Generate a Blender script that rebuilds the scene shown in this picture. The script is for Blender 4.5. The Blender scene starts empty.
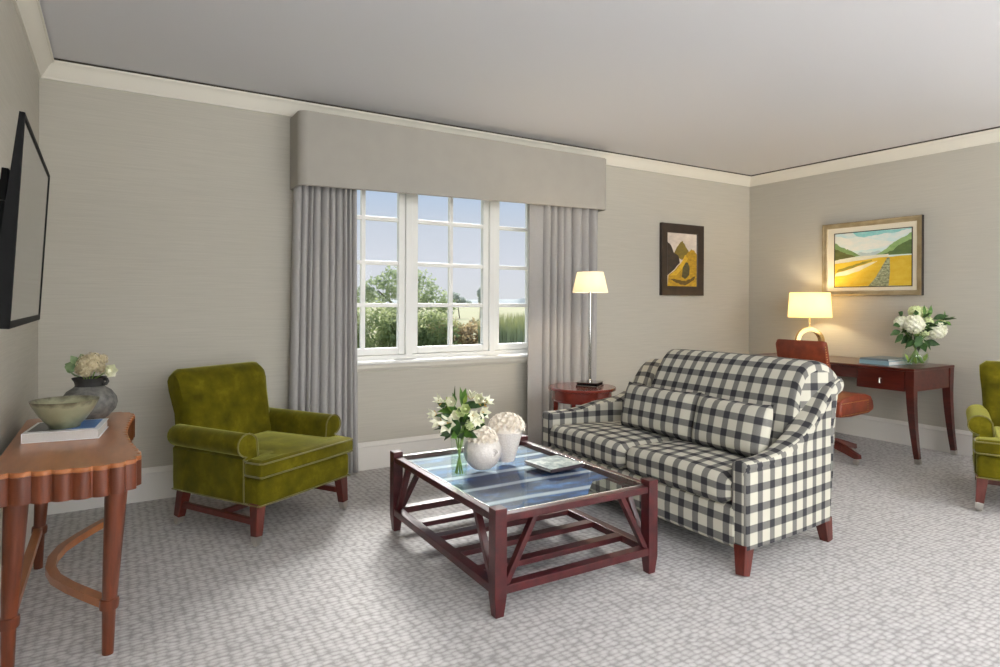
import bpy, bmesh, math, random
from mathutils import Vector, Matrix, noise as mnoise

random.seed(11)
SC = bpy.context.scene
COL = SC.collection
PI = math.pi
MW = {}

# ------------------------------------------------------------------ helpers
def lin(c):
    c = c / 255.0
    return c / 12.92 if c <= 0.04045 else ((c + 0.055) / 1.055) ** 2.4

def rgb(r, g, b):
    return (lin(r), lin(g), lin(b), 1.0)

class NT:
    def __init__(s, name):
        s.m = bpy.data.materials.new(name)
        s.m.use_nodes = True
        s.t = s.m.node_tree
        s.b = s.t.nodes['Principled BSDF']
        s.out = s.t.nodes['Material Output']
    def n(s, typ, **kw):
        nd = s.t.nodes.new(typ)
        for k, v in kw.items():
            if k.startswith('i_'):
                nd.inputs[k[2:].replace('_', ' ')].default_value = v
            else:
                setattr(nd, k, v)
        return nd
    def l(s, a, b):
        s.t.links.new(a, b)
    def math(s, op, a, b=None):
        nd = s.t.nodes.new('ShaderNodeMath'); nd.operation = op
        for i, v in enumerate((a, b)):
            if v is None: continue
            if isinstance(v, (int, float)): nd.inputs[i].default_value = v
            else: s.l(v, nd.inputs[i])
        return nd.outputs[0]
    def mix(s, fac, a, b):
        nd = s.t.nodes.new('ShaderNodeMix'); nd.data_type = 'RGBA'
        for key, v in ((0, fac), (6, a), (7, b)):
            if isinstance(v, (int, float)): nd.inputs[key].default_value = v
            elif isinstance(v, tuple): nd.inputs[key].default_value = v
            else: s.l(v, nd.inputs[key])
        return nd.outputs[2]
    def coords(s, kind='Object', scale=(1, 1, 1), rot=(0, 0, 0)):
        tc = s.n('ShaderNodeTexCoord'); mp = s.n('ShaderNodeMapping')
        mp.inputs['Scale'].default_value = scale; mp.inputs['Rotation'].default_value = rot
        s.l(tc.outputs[kind], mp.inputs[0])
        return mp.outputs[0]
    def noise(s, vec, scale, detail=3.0, rough=0.5):
        nd = s.n('ShaderNodeTexNoise'); nd.inputs['Scale'].default_value = scale
        nd.inputs['Detail'].default_value = detail; nd.inputs['Roughness'].default_value = rough
        s.l(vec, nd.inputs['Vector'])
        return nd.outputs[0]
    def ramp(s, fac, stops):
        nd = s.n('ShaderNodeValToRGB'); el = nd.color_ramp.elements
        while len(el) > 1: el.remove(el[-1])
        el[0].position, el[0].color = stops[0]
        for p, c in stops[1:]:
            e = el.new(p); e.color = c
        s.l(fac, nd.inputs[0])
        return nd.outputs[0]
    def bump(s, h, strength=0.3, dist=0.01):
        nd = s.n('ShaderNodeBump'); nd.inputs['Strength'].default_value = strength
        nd.inputs['Distance'].default_value = dist
        s.l(h, nd.inputs['Height']); s.l(nd.outputs[0], s.b.inputs['Normal'])
    def set(s, **kw):
        for k, v in kw.items():
            s.b.inputs[k.replace('_', ' ')].default_value = v
    def color(s, c):
        if isinstance(c, tuple): s.b.inputs['Base Color'].default_value = c
        else: s.l(c, s.b.inputs['Base Color'])

def plain(name, c, rough=0.5, metal=0.0, vary=0.0, nscale=20.0, spec=0.5, bump=0.0, c2=None, coat=0.0, sheen=0.0, sub=0.0):
    N = NT(name)
    N.set(Roughness=rough, Metallic=metal)
    N.b.inputs['Specular IOR Level'].default_value = spec
    N.b.inputs['Coat Weight'].default_value = coat
    if sheen:
        N.b.inputs['Sheen Weight'].default_value = sheen
        N.b.inputs['Sheen Roughness'].default_value = 0.4
    v = N.coords()
    nz = N.noise(v, nscale)
    if c2 is None and vary:
        c2 = tuple(min(1, x * (1 - vary)) for x in c[:3]) + (1,)
    if c2 is not None:
        N.color(N.ramp(nz, [(0.3, c), (0.7, c2)]))
    else:
        N.color(c)
    if bump: N.bump(nz, bump, 0.01)
    return N.m

def wood(name, c1, c2, rough=0.3, axis=(1, 12, 12), coat=0.3, scale=3.0):
    N = NT(name)
    v = N.coords(scale=axis)
    a = N.noise(v, scale, 6, 0.6)
    N.color(N.ramp(a, [(0.3, c1), (0.72, c2)]))
    N.set(Roughness=rough); N.b.inputs['Coat Weight'].default_value = coat
    N.b.inputs['Coat Roughness'].default_value = 0.15
    return N.m

def thin_glass(name, tint=(0.97, 0.99, 0.98, 1), rough=0.0, boost=1.0):
    N = NT(name)
    tr = N.n('ShaderNodeBsdfTransparent'); tr.inputs[0].default_value = tint
    gl = N.n('ShaderNodeBsdfGlossy'); gl.inputs['Roughness'].default_value = rough
    gl.inputs[0].default_value = (1, 1, 1, 1)
    fr = N.n('ShaderNodeFresnel'); fr.inputs[0].default_value = 1.5
    mx = N.n('ShaderNodeMixShader')
    ge = N.n('ShaderNodeNewGeometry')
    f = N.math('MULTIPLY', N.math('MULTIPLY', fr.outputs[0], boost), N.math('SUBTRACT', 1.0, ge.outputs['Backfacing']))
    N.l(f, mx.inputs[0]); N.l(tr.outputs[0], mx.inputs[1]); N.l(gl.outputs[0], mx.inputs[2])
    N.l(mx.outputs[0], N.out.inputs[0])
    return N.m

# ---- mesh building
def join(bm, t):
    me = bpy.data.meshes.new('tmp'); t.to_mesh(me); t.free()
    bm.from_mesh(me); bpy.data.meshes.remove(me)

def box(bm, x0, x1, y0, y1, z0, z1, bev=0.0, seg=2, M=None):
    t = bmesh.new()
    bmesh.ops.create_cube(t, size=1.0)
    for v in t.verts:
        v.co = Vector(((x0 + x1) / 2 + v.co.x * (x1 - x0), (y0 + y1) / 2 + v.co.y * (y1 - y0), (z0 + z1) / 2 + v.co.z * (z1 - z0)))
    if bev:
        bmesh.ops.bevel(t, geom=t.edges[:], offset=bev, segments=seg, profile=0.5, affect='EDGES')
    if M is not None: t.transform(M)
    join(bm, t)

def beam(bm, p0, p1, w, h, w2=None, h2=None, up=(0, 0, 1), bev=0.0, seg=2):
    p0, p1 = Vector(p0), Vector(p1)
    d = (p1 - p0).normalized(); up = Vector(up)
    if abs(d.dot(up)) > 0.98: up = Vector((1, 0, 0)) if abs(d.x) < 0.9 else Vector((0, 1, 0))
    s = d.cross(up).normalized(); u = s.cross(d).normalized()
    w2 = w if w2 is None else w2; h2 = h if h2 is None else h2
    t = bmesh.new(); vs = []
    for p, a, b in ((p0, w, h), (p1, w2, h2)):
        for i, j in ((-1, -1), (1, -1), (1, 1), (-1, 1)):
            vs.append(t.verts.new(p + s * (i * a / 2) + u * (j * b / 2)))
    for f in ((0, 1, 2, 3), (7, 6, 5, 4), (0, 4, 5, 1), (1, 5, 6, 2), (2, 6, 7, 3), (3, 7, 4, 0)):
        t.faces.new([vs[i] for i in f])
    bmesh.ops.recalc_face_normals(t, faces=t.faces[:])
    if bev: bmesh.ops.bevel(t, geom=t.edges[:], offset=bev, segments=seg, profile=0.5, affect='EDGES')
    join(bm, t)

def tube(bm, pts, r, seg=8, closed=False):
    pts = [Vector(p) for p in pts]; n = len(pts)
    rs = r if isinstance(r, (list, tuple)) else [r] * n
    prev = None; rings = []
    for i, p in enumerate(pts):
        a = pts[(i - 1) % n] if (closed or i > 0) else p
        b = pts[(i + 1) % n] if (closed or i < n - 1) else p
        d = (b - a).normalized()
        if prev is None:
            ref = Vector((0, 0, 1)) if abs(d.z) < 0.9 else Vector((1, 0, 0))
            s = d.cross(ref).normalized()
        else:
            s = (prev - d * prev.dot(d)).normalized()
        prev = s; u = d.cross(s)
        rings.append([bm.verts.new(p + (s * math.cos(2 * PI * k / seg) + u * math.sin(2 * PI * k / seg)) * rs[i]) for k in range(seg)])
    m = n if closed else n - 1
    for i in range(m):
        A, B = rings[i], rings[(i + 1) % n]
        for k in range(seg):
            bm.faces.new((A[k], A[(k + 1) % seg], B[(k + 1) % seg], B[k]))
    if not closed:
        bm.faces.new(rings[0][::-1]); bm.faces.new(rings[-1])

def lathe(bm, prof, seg=32, c=(0, 0, 0), caps=True):
    c = Vector(c); rings = []
    for r, z in prof:
        if r <= 1e-5: rings.append([bm.verts.new(c + Vector((0, 0, z)))])
        else: rings.append([bm.verts.new(c + Vector((r * math.cos(2 * PI * k / seg), r * math.sin(2 * PI * k / seg), z))) for k in range(seg)])
    for A, B in zip(rings, rings[1:]):
        for k in range(seg):
            k2 = (k + 1) % seg
            if len(A) == 1 and len(B) == 1: continue
            if len(A) == 1: bm.faces.new((A[0], B[k2], B[k]))
            elif len(B) == 1: bm.faces.new((A[k], A[k2], B[0]))
            else: bm.faces.new((A[k], A[k2], B[k2], B[k]))
    if caps:
        if len(rings[0]) > 1: bm.faces.new(rings[0][::-1])
        if len(rings[-1]) > 1: bm.faces.new(rings[-1])

def prism(bm, poly, z0, z1, bev=0.0, seg=2, M=None):
    t = bmesh.new()
    a = [t.verts.new((x, y, z0)) for x, y in poly]; b = [t.verts.new((x, y, z1)) for x, y in poly]
    n = len(poly)
    t.faces.new(a[::-1]); t.faces.new(b)
    for i in range(n): t.faces.new((a[i], a[(i + 1) % n], b[(i + 1) % n], b[i]))
    bmesh.ops.recalc_face_normals(t, faces=t.faces[:])
    if bev:
        es = [e for e in t.edges if abs(e.verts[0].co.z - e.verts[1].co.z) < 1e-6]
        bmesh.ops.bevel(t, geom=es, offset=bev, segments=seg, profile=0.5, affect='EDGES')
    if M is not None: t.transform(M)
    join(bm, t)

def loft(bm, rings, us=None, closed=True, caps=True, vs=None, uvo=(0, 0)):
    """rings of equal length; UV: u from us, v = arc length along the ring."""
    uv = bm.loops.layers.uv.verify()
    R = [[bm.verts.new(p) for p in r] for r in rings]
    n = len(rings[0])
    mid = rings[len(rings) // 2]
    acc = [0.0]
    for i in range(n):
        acc.append(acc[-1] + (Vector(mid[(i + 1) % n]) - Vector(mid[i])).length)
    if us is None:
        us = [0.0]
        for a, b in zip(rings, rings[1:]):
            us.append(us[-1] + (Vector(b[0]) - Vector(a[0])).length)
    for j in range(len(R) - 1):
        for i in range(n if closed else n - 1):
            i2 = (i + 1) % n
            f = bm.faces.new((R[j][i], R[j][i2], R[j + 1][i2], R[j + 1][i]))
            for lp, (uu, vv) in zip(f.loops, ((us[j], acc[i]), (us[j], acc[i + 1]), (us[j + 1], acc[i + 1]), (us[j + 1], acc[i]))):
                lp[uv].uv = (uu + uvo[0], vv + uvo[1])
    if caps and closed:
        for r, fl in ((R[0], True), (R[-1], False)):
            f = bm.faces.new(r[::-1] if fl else r)
            boxuv(bm, [f], uvo)

def boxuv(bm, faces=None, uvo=(0, 0)):
    uv = bm.loops.layers.uv.verify()
    bm.normal_update()
    for f in (faces or bm.faces):
        f.normal_update(); nx, ny, nz = (abs(c) for c in f.normal)
        for lp in f.loops:
            c = lp.vert.co
            lp[uv].uv = (c.y + uvo[0], c.z + uvo[1]) if nx >= max(ny, nz) else ((c.x + uvo[0], c.z + uvo[1]) if ny >= nz else (c.y + uvo[0], c.x + uvo[1]))

def grid(bm, fn, nu, nv):
    V = [[bm.verts.new(fn(i / nu, j / nv)) for j in range(nv + 1)] for i in range(nu + 1)]
    for i in range(nu):
        for j in range(nv):
            bm.faces.new((V[i][j], V[i + 1][j], V[i + 1][j + 1], V[i][j + 1]))

def mk(name, bm, m, parent=None, ang=38, world=False, recalc=True):
    if world and parent is not None:
        bm.transform(MW[parent].inverted())
    if recalc: bmesh.ops.recalc_face_normals(bm, faces=bm.faces[:])
    bm.normal_update()
    a = math.radians(ang)
    for f in bm.faces: f.smooth = True
    for e in bm.edges:
        if len(e.link_faces) == 2 and e.calc_face_angle(0) > a: e.smooth = False
    me = bpy.data.meshes.new(name); bm.to_mesh(me); bm.free()
    if isinstance(m, (list, tuple)):
        for x in m: me.materials.append(x)
    else: me.materials.append(m)
    o = bpy.data.objects.new(name, me); COL.objects.link(o)
    if ang <= 40 and recalc:
        wn = o.modifiers.new('normals', 'WEIGHTED_NORMAL'); wn.keep_sharp = True; wn.weight = 90
    if parent is not None:
        o.parent = parent; MW[o] = MW[parent]
    return o

def place(o, loc, rotz=0.0):
    o.location = loc; o.rotation_euler = (0, 0, rotz)
    MW[o] = Matrix.Translation(loc) @ Matrix.Rotation(rotz, 4, 'Z')

def tag(o, label, cat, group=None):
    o['label'] = label; o['category'] = cat
    if group: o['group'] = group
    return o

def thing(name, label, cat, loc=(0, 0, 0), rotz=0.0, group=None):
    o = bpy.data.objects.new(name, None); COL.objects.link(o)
    o.empty_display_size = 0.1
    place(o, loc, rotz)
    return tag(o, label, cat, group)

def struct(name, bm, m, ang=38):
    o = mk(name, bm, m, ang=ang); o['kind'] = 'structure'; MW[o] = Matrix()
    return o

def dup(root, loc, rotz, label, group=None):
    r = root.copy(); COL.objects.link(r); place(r, loc, rotz); r['label'] = label
    if group: r['group'] = group
    for ch in list(root.children):
        c = ch.copy(); COL.objects.link(c); c.parent = r
        for g in ch.children:
            d = g.copy(); COL.objects.link(d); d.parent = c
    return r

def NB(): return bmesh.new()

def arc(cx, cy, r, a0, a1, n):
    return [(cx + r * math.cos(math.radians(a0 + (a1 - a0) * i / n)), cy + r * math.sin(math.radians(a0 + (a1 - a0) * i / n))) for i in range(n + 1)]

# ------------------------------------------------------------------ materials
def wall_mat(name, c):
    N = NT(name)
    v = N.coords(scale=(2.2, 2.2, 130))
    a = N.noise(v, 1.6, 4, 0.6)
    lo = tuple(x * 0.93 for x in c[:3]) + (1,)
    hi = tuple(min(1, x * 1.05) for x in c[:3]) + (1,)
    N.color(N.ramp(a, [(0.3, lo), (0.7, hi)]))
    N.set(Roughness=0.85); N.b.inputs['Specular IOR Level'].default_value = 0.15
    N.bump(a, 0.06, 0.004)
    return N.m

def carpet_mat():
    N = NT('carpet_loop_pile')
    v0 = N.coords()
    nz = N.n('ShaderNodeTexNoise'); nz.inputs['Scale'].default_value = 26.0; nz.inputs['Detail'].default_value = 2
    N.l(v0, nz.inputs['Vector'])
    off = N.n('ShaderNodeVectorMath', operation='MULTIPLY_ADD')
    N.l(nz.outputs['Color'], off.inputs[0]); off.inputs[1].default_value = (0.022, 0.016, 0); N.l(v0, off.inputs[2])
    mp = N.n('ShaderNodeMapping'); mp.inputs['Scale'].default_value = (27.0, 46.0, 0.0); N.l(off.outputs[0], mp.inputs[0])
    vo = N.n('ShaderNodeTexVoronoi'); vo.inputs['Scale'].default_value = 1.0; vo.inputs['Randomness'].default_value = 0.42
    N.l(mp.outputs[0], vo.inputs['Vector'])
    cell = N.n('ShaderNodeSeparateColor'); N.l(vo.outputs['Color'], cell.inputs[0])
    d = N.math('ADD', vo.outputs['Distance'], N.math('MULTIPLY', N.math('SUBTRACT', N.noise(v0, 170, 2), 0.5), 0.35))
    col = N.ramp(d, [(0.14, rgb(203, 201, 200)), (0.40, rgb(189, 187, 186)), (0.68, rgb(159, 156, 155))])
    col = N.mix(N.math('MULTIPLY', cell.outputs[0], 0.08), col, rgb(160, 158, 157))
    N.color(col)
    N.set(Roughness=0.95); N.b.inputs['Specular IOR Level'].default_value = 0.1
    N.bump(N.math('SUBTRACT', 1.0, d), 0.4, 0.006)
    return N.m

def plaid_mat(P=0.092, w=0.405):
    N = NT('plaid_upholstery')
    uvn = N.n('ShaderNodeUVMap'); sp = N.n('ShaderNodeSeparateXYZ'); N.l(uvn.outputs[0], sp.inputs[0])
    st = []
    for ax in (0, 1):
        f = N.math('FRACT', N.math('DIVIDE', N.math('ADD', sp.outputs[ax], 10.0), P))
        # smooth band : 1 inside [0.28, 0.28+w]
        d = N.math('ABSOLUTE', N.math('SUBTRACT', f, 0.5))
        e = N.math('DIVIDE', N.math('SUBTRACT', w / 2 + 0.02, d), 0.04)
        nd = N.n('ShaderNodeClamp'); N.l(e, nd.inputs[0]); st.append(nd.outputs[0])
    s = N.math('MULTIPLY', N.math('ADD', st[0], st[1]), 0.5)
    nzv = N.n('ShaderNodeMapping'); N.l(uvn.outputs[0], nzv.inputs[0]); nzv.inputs['Scale'].default_value = (330, 330, 1)
    nz = N.n('ShaderNodeTexNoise'); nz.inputs['Scale'].default_value = 1.0; nz.inputs['Detail'].default_value = 2
    N.l(nzv.outputs[0], nz.inputs['Vector'])
    s2 = N.math('ADD', s, N.math('MULTIPLY', N.math('SUBTRACT', nz.outputs[0], 0.5), 0.22))
    c = N.ramp(s2, [(0.0, rgb(192, 189, 174)), (0.12, rgb(183, 180, 165)), (0.46, rgb(120, 118, 113)), (0.56, rgb(106, 105, 102)), (1.0, rgb(54, 54, 57))])
    N.color(c)
    N.set(Roughness=0.9); N.b.inputs['Specular IOR Level'].default_value = 0.15
    N.bump(nz.outputs[0], 0.25, 0.003)
    return N.m

def velvet_mat():
    N = NT('green_velvet')
    v = N.coords()
    a = N.noise(v, 9, 4, 0.6)
    N.color(N.ramp(a, [(0.3, rgb(68, 62, 6)), (0.55, rgb(90, 83, 9)), (0.75, rgb(116, 107, 22))]))
    N.set(Roughness=0.85); N.b.inputs['Specular IOR Level'].default_value = 0.1
    N.b.inputs['Sheen Weight'].default_value = 0.8; N.b.inputs['Sheen Roughness'].default_value = 0.35
    N.b.inputs['Sheen Tint'].default_value = rgb(200, 200, 110)
    N.bump(N.noise(v, 220, 2), 0.15, 0.004)
    return N.m

M = {}
M['wall'] = wall_mat('grasscloth_wallpaper', rgb(187, 183, 172))
M['ceiling'] = plain('ceiling_paint', rgb(222, 222, 225), 0.9, spec=0.1)
M['trim'] = plain('white_trim_paint', rgb(226, 222, 210), 0.45, spec=0.3)
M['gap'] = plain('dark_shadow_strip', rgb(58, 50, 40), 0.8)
M['base'] = plain('baseboard_paint', rgb(222, 219, 213), 0.5, spec=0.3)
M['winpaint'] = plain('window_white_paint', rgb(240, 240, 236), 0.4, spec=0.35)
M['carpet'] = carpet_mat()
M['plaid'] = plaid_mat()
M['velvet'] = velvet_mat()
M['piping'] = plain('green_piping', rgb(104, 97, 28), 0.7, sheen=0.5)
M['curtain'] = plain('curtain_fabric', rgb(170, 168, 166), 0.85, spec=0.1, vary=0.05, nscale=60, sheen=0.15)
M['pelmet'] = plain('pelmet_fabric', rgb(166, 162, 154), 0.85, spec=0.1, vary=0.05, nscale=8)
M['walnut'] = wood('walnut_wood', rgb(178, 112, 64), rgb(140, 82, 44), 0.30, (6, 1.2, 6))
M['walnut_v'] = wood('walnut_wood_upright', rgb(112, 52, 23), rgb(72, 31, 13), 0.34, (14, 14, 1.0))
M['mahog'] = wood('dark_mahogany', rgb(80, 25, 27), rgb(50, 14, 18), 0.38, (8, 8, 8), 0.1, 2.0)
M['legred'] = wood('red_brown_leg_wood', rgb(98, 38, 28), rgb(68, 23, 17), 0.3, (14, 14, 2))
M['deskwood'] = wood('desk_mahogany', rgb(88, 32, 22), rgb(56, 17, 12), 0.28, (8, 1.5, 8), 0.4)
M['cherry'] = wood('cherry_wood', rgb(134, 50, 38), rgb(96, 32, 24), 0.22, (4, 4, 4), 0.5)
M['leather'] = plain('brown_leather', rgb(134, 58, 30), 0.42, c2=rgb(96, 36, 18), nscale=14, bump=0.05)
M['brass'] = plain('old_brass_nails', rgb(196, 170, 120), 0.3, 1.0)
M['steel'] = plain('brushed_steel', rgb(200, 198, 192), 0.28, 1.0)
M['chrome'] = plain('chrome', rgb(176, 176, 174), 0.10, 1.0)
M['silver'] = plain('silver_bracket', rgb(215, 213, 208), 0.25, 0.9)
M['black'] = plain('black_plastic', rgb(6, 6, 7), 0.6, spec=0.15)
M['screen'] = plain('tv_screen_glass', rgb(34, 34, 33), 0.22, spec=0.9, coat=0.8)
M['glass'] = thin_glass('clear_glass')
M['pane'] = thin_glass('window_pane_glass', (0.985, 0.99, 0.99, 1), 0.03, 0.12)
M['tableglass'] = thin_glass('table_glass', (0.93, 0.975, 0.97, 1), 0.01, 0.42)

def shade_mat(name, c, e, es, tf=1.0):
    N = NT(name)
    di = N.n('ShaderNodeBsdfDiffuse'); di.inputs[0].default_value = c
    tl = N.n('ShaderNodeBsdfTranslucent'); tl.inputs[0].default_value = tuple(q * tf for q in c[:3]) + (1,)
    mx = N.n('ShaderNodeMixShader'); mx.inputs[0].default_value = 0.55
    em = N.n('ShaderNodeEmission'); em.inputs[0].default_value = e; em.inputs[1].default_value = es
    ad = N.n('ShaderNodeAddShader')
    N.l(di.outputs[0], mx.inputs[1]); N.l(tl.outputs[0], mx.inputs[2])
    N.l(mx.outputs[0], ad.inputs[0]); N.l(em.outputs[0], ad.inputs[1])
    N.l(ad.outputs[0], N.out.inputs[0])
    return N.m
M['shade_w'] = shade_mat('white_lampshade', rgb(240, 235, 222), rgb(255, 225, 170), 0.22, 0.5)
M['shade_y'] = shade_mat('cream_lampshade', rgb(245, 232, 195), rgb(255, 226, 150), 0.35)

def leafm(name, a, b, tr=0.3):
    N = NT(name)
    v = N.coords()
    N.color(N.ramp(N.noise(v, 40, 2), [(0.3, a), (0.7, b)]))
    N.set(Roughness=0.5); N.b.inputs['Specular IOR Level'].default_value = 0.3
    return N.m
M['leaf'] = leafm('green_leaf', rgb(62, 100, 38), rgb(98, 136, 56))
M['leaf_d'] = leafm('dark_green_leaf', rgb(36, 62, 30), rgb(60, 90, 44))
M['leaf_y'] = leafm('yellow_green_leaf', rgb(128, 158, 62), rgb(160, 184, 92))
M['stem'] = leafm('green_stem', rgb(96, 128, 60), rgb(132, 160, 84))
M['euca'] = leafm('soft_green_leaf', rgb(102, 128, 88), rgb(134, 156, 112))
M['petal'] = plain('white_petal', rgb(244, 242, 226), 0.6, c2=rgb(228, 230, 198), nscale=30)
M['petal_g'] = plain('greenish_white_petal', rgb(226, 234, 190), 0.6, c2=rgb(206, 220, 150), nscale=30)
M['cream'] = plain('cream_petal', rgb(252, 246, 236), 0.7, c2=rgb(246, 236, 222), nscale=40)
M['beige'] = plain('beige_floret', rgb(216, 204, 172), 0.7, c2=rgb(178, 164, 128), nscale=60)
M['stamen'] = plain('golden_stamen', rgb(196, 160, 70), 0.7)

# ------------------------------------------------------------------ camera
F_, CX_, CY_ = 629.3, 500.0, 302.4
H_, YAW, ROLL = 1.24, 0.548742, 0.0040913
fw = Vector((math.sin(YAW), math.cos(YAW), 0)); rt = Vector((math.cos(YAW), -math.sin(YAW), 0)); up = Vector((0, 0, 1))
Rc = rt * math.cos(ROLL) + up * math.sin(ROLL); Uc = up * math.cos(ROLL) - rt * math.sin(ROLL)
cam = bpy.data.cameras.new('camera'); co = bpy.data.objects.new('camera', cam); COL.objects.link(co)
mat = Matrix.Identity(4)
for i in range(3):
    mat[i][0] = Rc[i]; mat[i][1] = Uc[i]; mat[i][2] = -fw[i]
mat.translation = Vector((0, 0, H_))
co.matrix_world = mat
cam.sensor_width = 36; cam.sensor_fit = 'HORIZONTAL'; cam.lens = F_ / 1000 * 36
cam.shift_y = -(333.5 - CY_) / 1000
cam.clip_start = 0.02; cam.clip_end = 2000
SC.camera = co

# ------------------------------------------------------------------ room shell
XL, XR, YB, YF, ZC = -0.379, 5.96, 4.486, -2.9, 2.632
WX0, WX1, WZ0, WZ1 = 1.215, 3.50, 0.775, 2.26     # window opening (back wall)
T = 0.24
bm = NB(); box(bm, XL - T, XR + T, YF - T, YB + T, -0.12, 0.0); struct('floor', bm, M['carpet'])
bm = NB(); box(bm, XL - T, XR + T, YF - T, YB + T, ZC, ZC + 0.12); struct('ceiling', bm, M['ceiling'])
bm = NB()
box(bm, XL - T, WX0, YB, YB + T, 0, ZC); box(bm, WX1, XR + T, YB, YB + T, 0, ZC)
box(bm, WX0, WX1, YB, YB + T, 0, WZ0); box(bm, WX0, WX1, YB, YB + T, WZ1, ZC)
struct('wall_back', bm, M['wall'])
LY0, LY1, LZ0, LZ1 = -2.5, -0.75, 0.60, 2.30
bm = NB(); box(bm, XL - T, XL, LY1, YB, 0, ZC); box(bm, XL - T, XL, YF, LY0, 0, ZC); box(bm, XL - T, XL, LY0, LY1, 0, LZ0); box(bm, XL - T, XL, LY0, LY1, LZ1, ZC)
struct('wall_left', bm, M['wall'])
bm = NB(); box(bm, XR, XR + T, YF, YB, 0, ZC); struct('wall_right', bm, M['wall'])
FX0, FX1, FZ0, FZ1 = -0.15, 4.5, 0.55, 2.35
bm = NB()
box(bm, XL - T, FX0, YF - T, YF, 0, ZC); box(bm, FX1, XR + T, YF - T, YF, 0, ZC)
box(bm, FX0, FX1, YF - T, YF, 0, FZ0); box(bm, FX0, FX1, YF - T, YF, FZ1, ZC)
struct('wall_front', bm, M['wall'])

# crown moulding: profile (projection, drop from its top), one length per wall, mitred
ZT = 2.619
prof = [(0.0, -0.095), (0.012, -0.095), (0.014, -0.086), (0.024, -0.074), (0.034, -0.058), (0.044, -0.040), (0.054, -0.026), (0.064, -0.018), (0.066, -0.014), (0.074, -0.012), (0.076, 0.0), (0.0, 0.0)]
def run(bm, prof, a, b, nrm, z, mit=(1, 1)):
    a = Vector((a[0], a[1], 0)); b = Vector((b[0], b[1], 0)); n = Vector((nrm[0], nrm[1], 0)); d = (b - a).normalized()
    ra = [a + n * p + d * (p * mit[0]) + Vector((0, 0, z + h)) for p, h in prof]
    rb = [b + n * p - d * (p * mit[1]) + Vector((0, 0, z + h)) for p, h in prof]
    loft(bm, [ra, rb])
sides = {'back': ((XL, YB), (XR, YB), (0, -1)), 'left': ((XL, YF), (XL, YB), (1, 0)), 'right': ((XR, YB), (XR, YF), (-1, 0)), 'front': ((XR, YF), (XL, YF), (0, 1))}
for i, k in enumerate(('back', 'left', 'right', 'front')):
    bm = NB(); run(bm, prof, *sides[k], ZT); struct('trim_%d' % (i + 1), bm, M['trim'], 25)
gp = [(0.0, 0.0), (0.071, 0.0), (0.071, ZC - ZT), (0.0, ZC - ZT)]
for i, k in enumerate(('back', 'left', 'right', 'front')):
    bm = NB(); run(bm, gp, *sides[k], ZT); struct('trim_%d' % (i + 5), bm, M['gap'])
bp = [(0, 0), (0.018, 0), (0.018, 0.165), (0.022, 0.17), (0.022, 0.176), (0.014, 0.188), (0.010, 0.202), (0, 0.202)]
for k in ('back', 'left', 'right', 'front'):
    bm = NB(); run(bm, bp, *sides[k], 0.0); struct('baseboard_' + k, bm, M['base'], 25)

# ------------------------------------------------------------------ window on the back wall
win = bpy.data.objects.new('window_1', None); COL.objects.link(win); place(win, (2.36, 4.6, WZ0)); win['kind'] = 'structure'
bm = NB()
y0, y1 = 4.575, 4.66
box(bm, WX0, WX1, y0, y1, WZ1 - 0.05, WZ1, 0.004); box(bm, WX0, WX0 + 0.05, y0, y1, WZ0, WZ1, 0.004); box(bm, WX1 - 0.05, WX1, y0, y1, WZ0, WZ1, 0.004)
box(bm, WX0, WX1, y0 - 0.01, y1, WZ0, 0.832, 0.004)
for xa, xb in ((1.932, 1.988), (2.688, 2.742)):
    box(bm, xa, xb, y0 - 0.012, y1, 0.82, WZ1, 0.006)
mk('window_frame', bm, M['winpaint'], win, world=True)
def sash(xa, xb, cols, hinge):
    bm = NB(); zb, zt = 0.834, WZ1 - 0.052; st = 0.052; ya, yb = 4.582, 4.63
    box(bm, xa, xa + st, ya, yb, zb, zt, 0.005); box(bm, xb - st, xb, ya, yb, zb, zt, 0.005)
    box(bm, xa + st, xb - st, ya, yb, zb, zb + 0.053, 0.005); box(bm, xa + st, xb - st, ya, yb, zt - 0.05, zt, 0.005)
    s = mk('sash', bm, M['winpaint'], win, world=True)
    bm = NB()
    gx0, gx1 = xa + st, xb - st
    for i in range(1, cols):
        x = gx0 + (gx1 - gx0) * i / cols
        box(bm, x - 0.0165, x + 0.0165, 4.588, 4.624, zb + 0.05, zt - 0.05, 0.004)
    for z in (1.215, 1.539, 1.877):
        box(bm, gx0, gx1, 4.589, 4.623, z - 0.0155, z + 0.0155, 0.004)
    mk('glazing_bars', bm, M['winpaint'], s, world=True)
    bm = NB(); box(bm, gx0, gx1, 4.604, 4.608, zb + 0.05, zt - 0.05)
    mk('pane', bm, M['pane'], s, world=True)
sash(1.262, 1.931, 2, 0); sash(1.989, 2.687, 2, 0); sash(2.743, 3.455, 2, 0)
# deep inner board, nosing and apron moulding
bm = NB()
box(bm, WX0 - 0.06, WX1 + 0.06, 4.425, 4.60, 0.778, 0.802, 0.008, 3)
mk('window_sill', bm, M['winpaint'], win, world=True)
bm = NB()
run(bm, [(0, -0.052), (0.012, -0.052), (0.016, -0.044), (0.03, -0.030), (0.036, -0.012), (0.036, 0.0), (0, 0)], (WX0 - 0.05, YB), (WX1 + 0.05, YB), (0, -1), 0.779, (0, 0))
mk('sill_apron', bm, M['trim'], win, 25, world=True)

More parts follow.
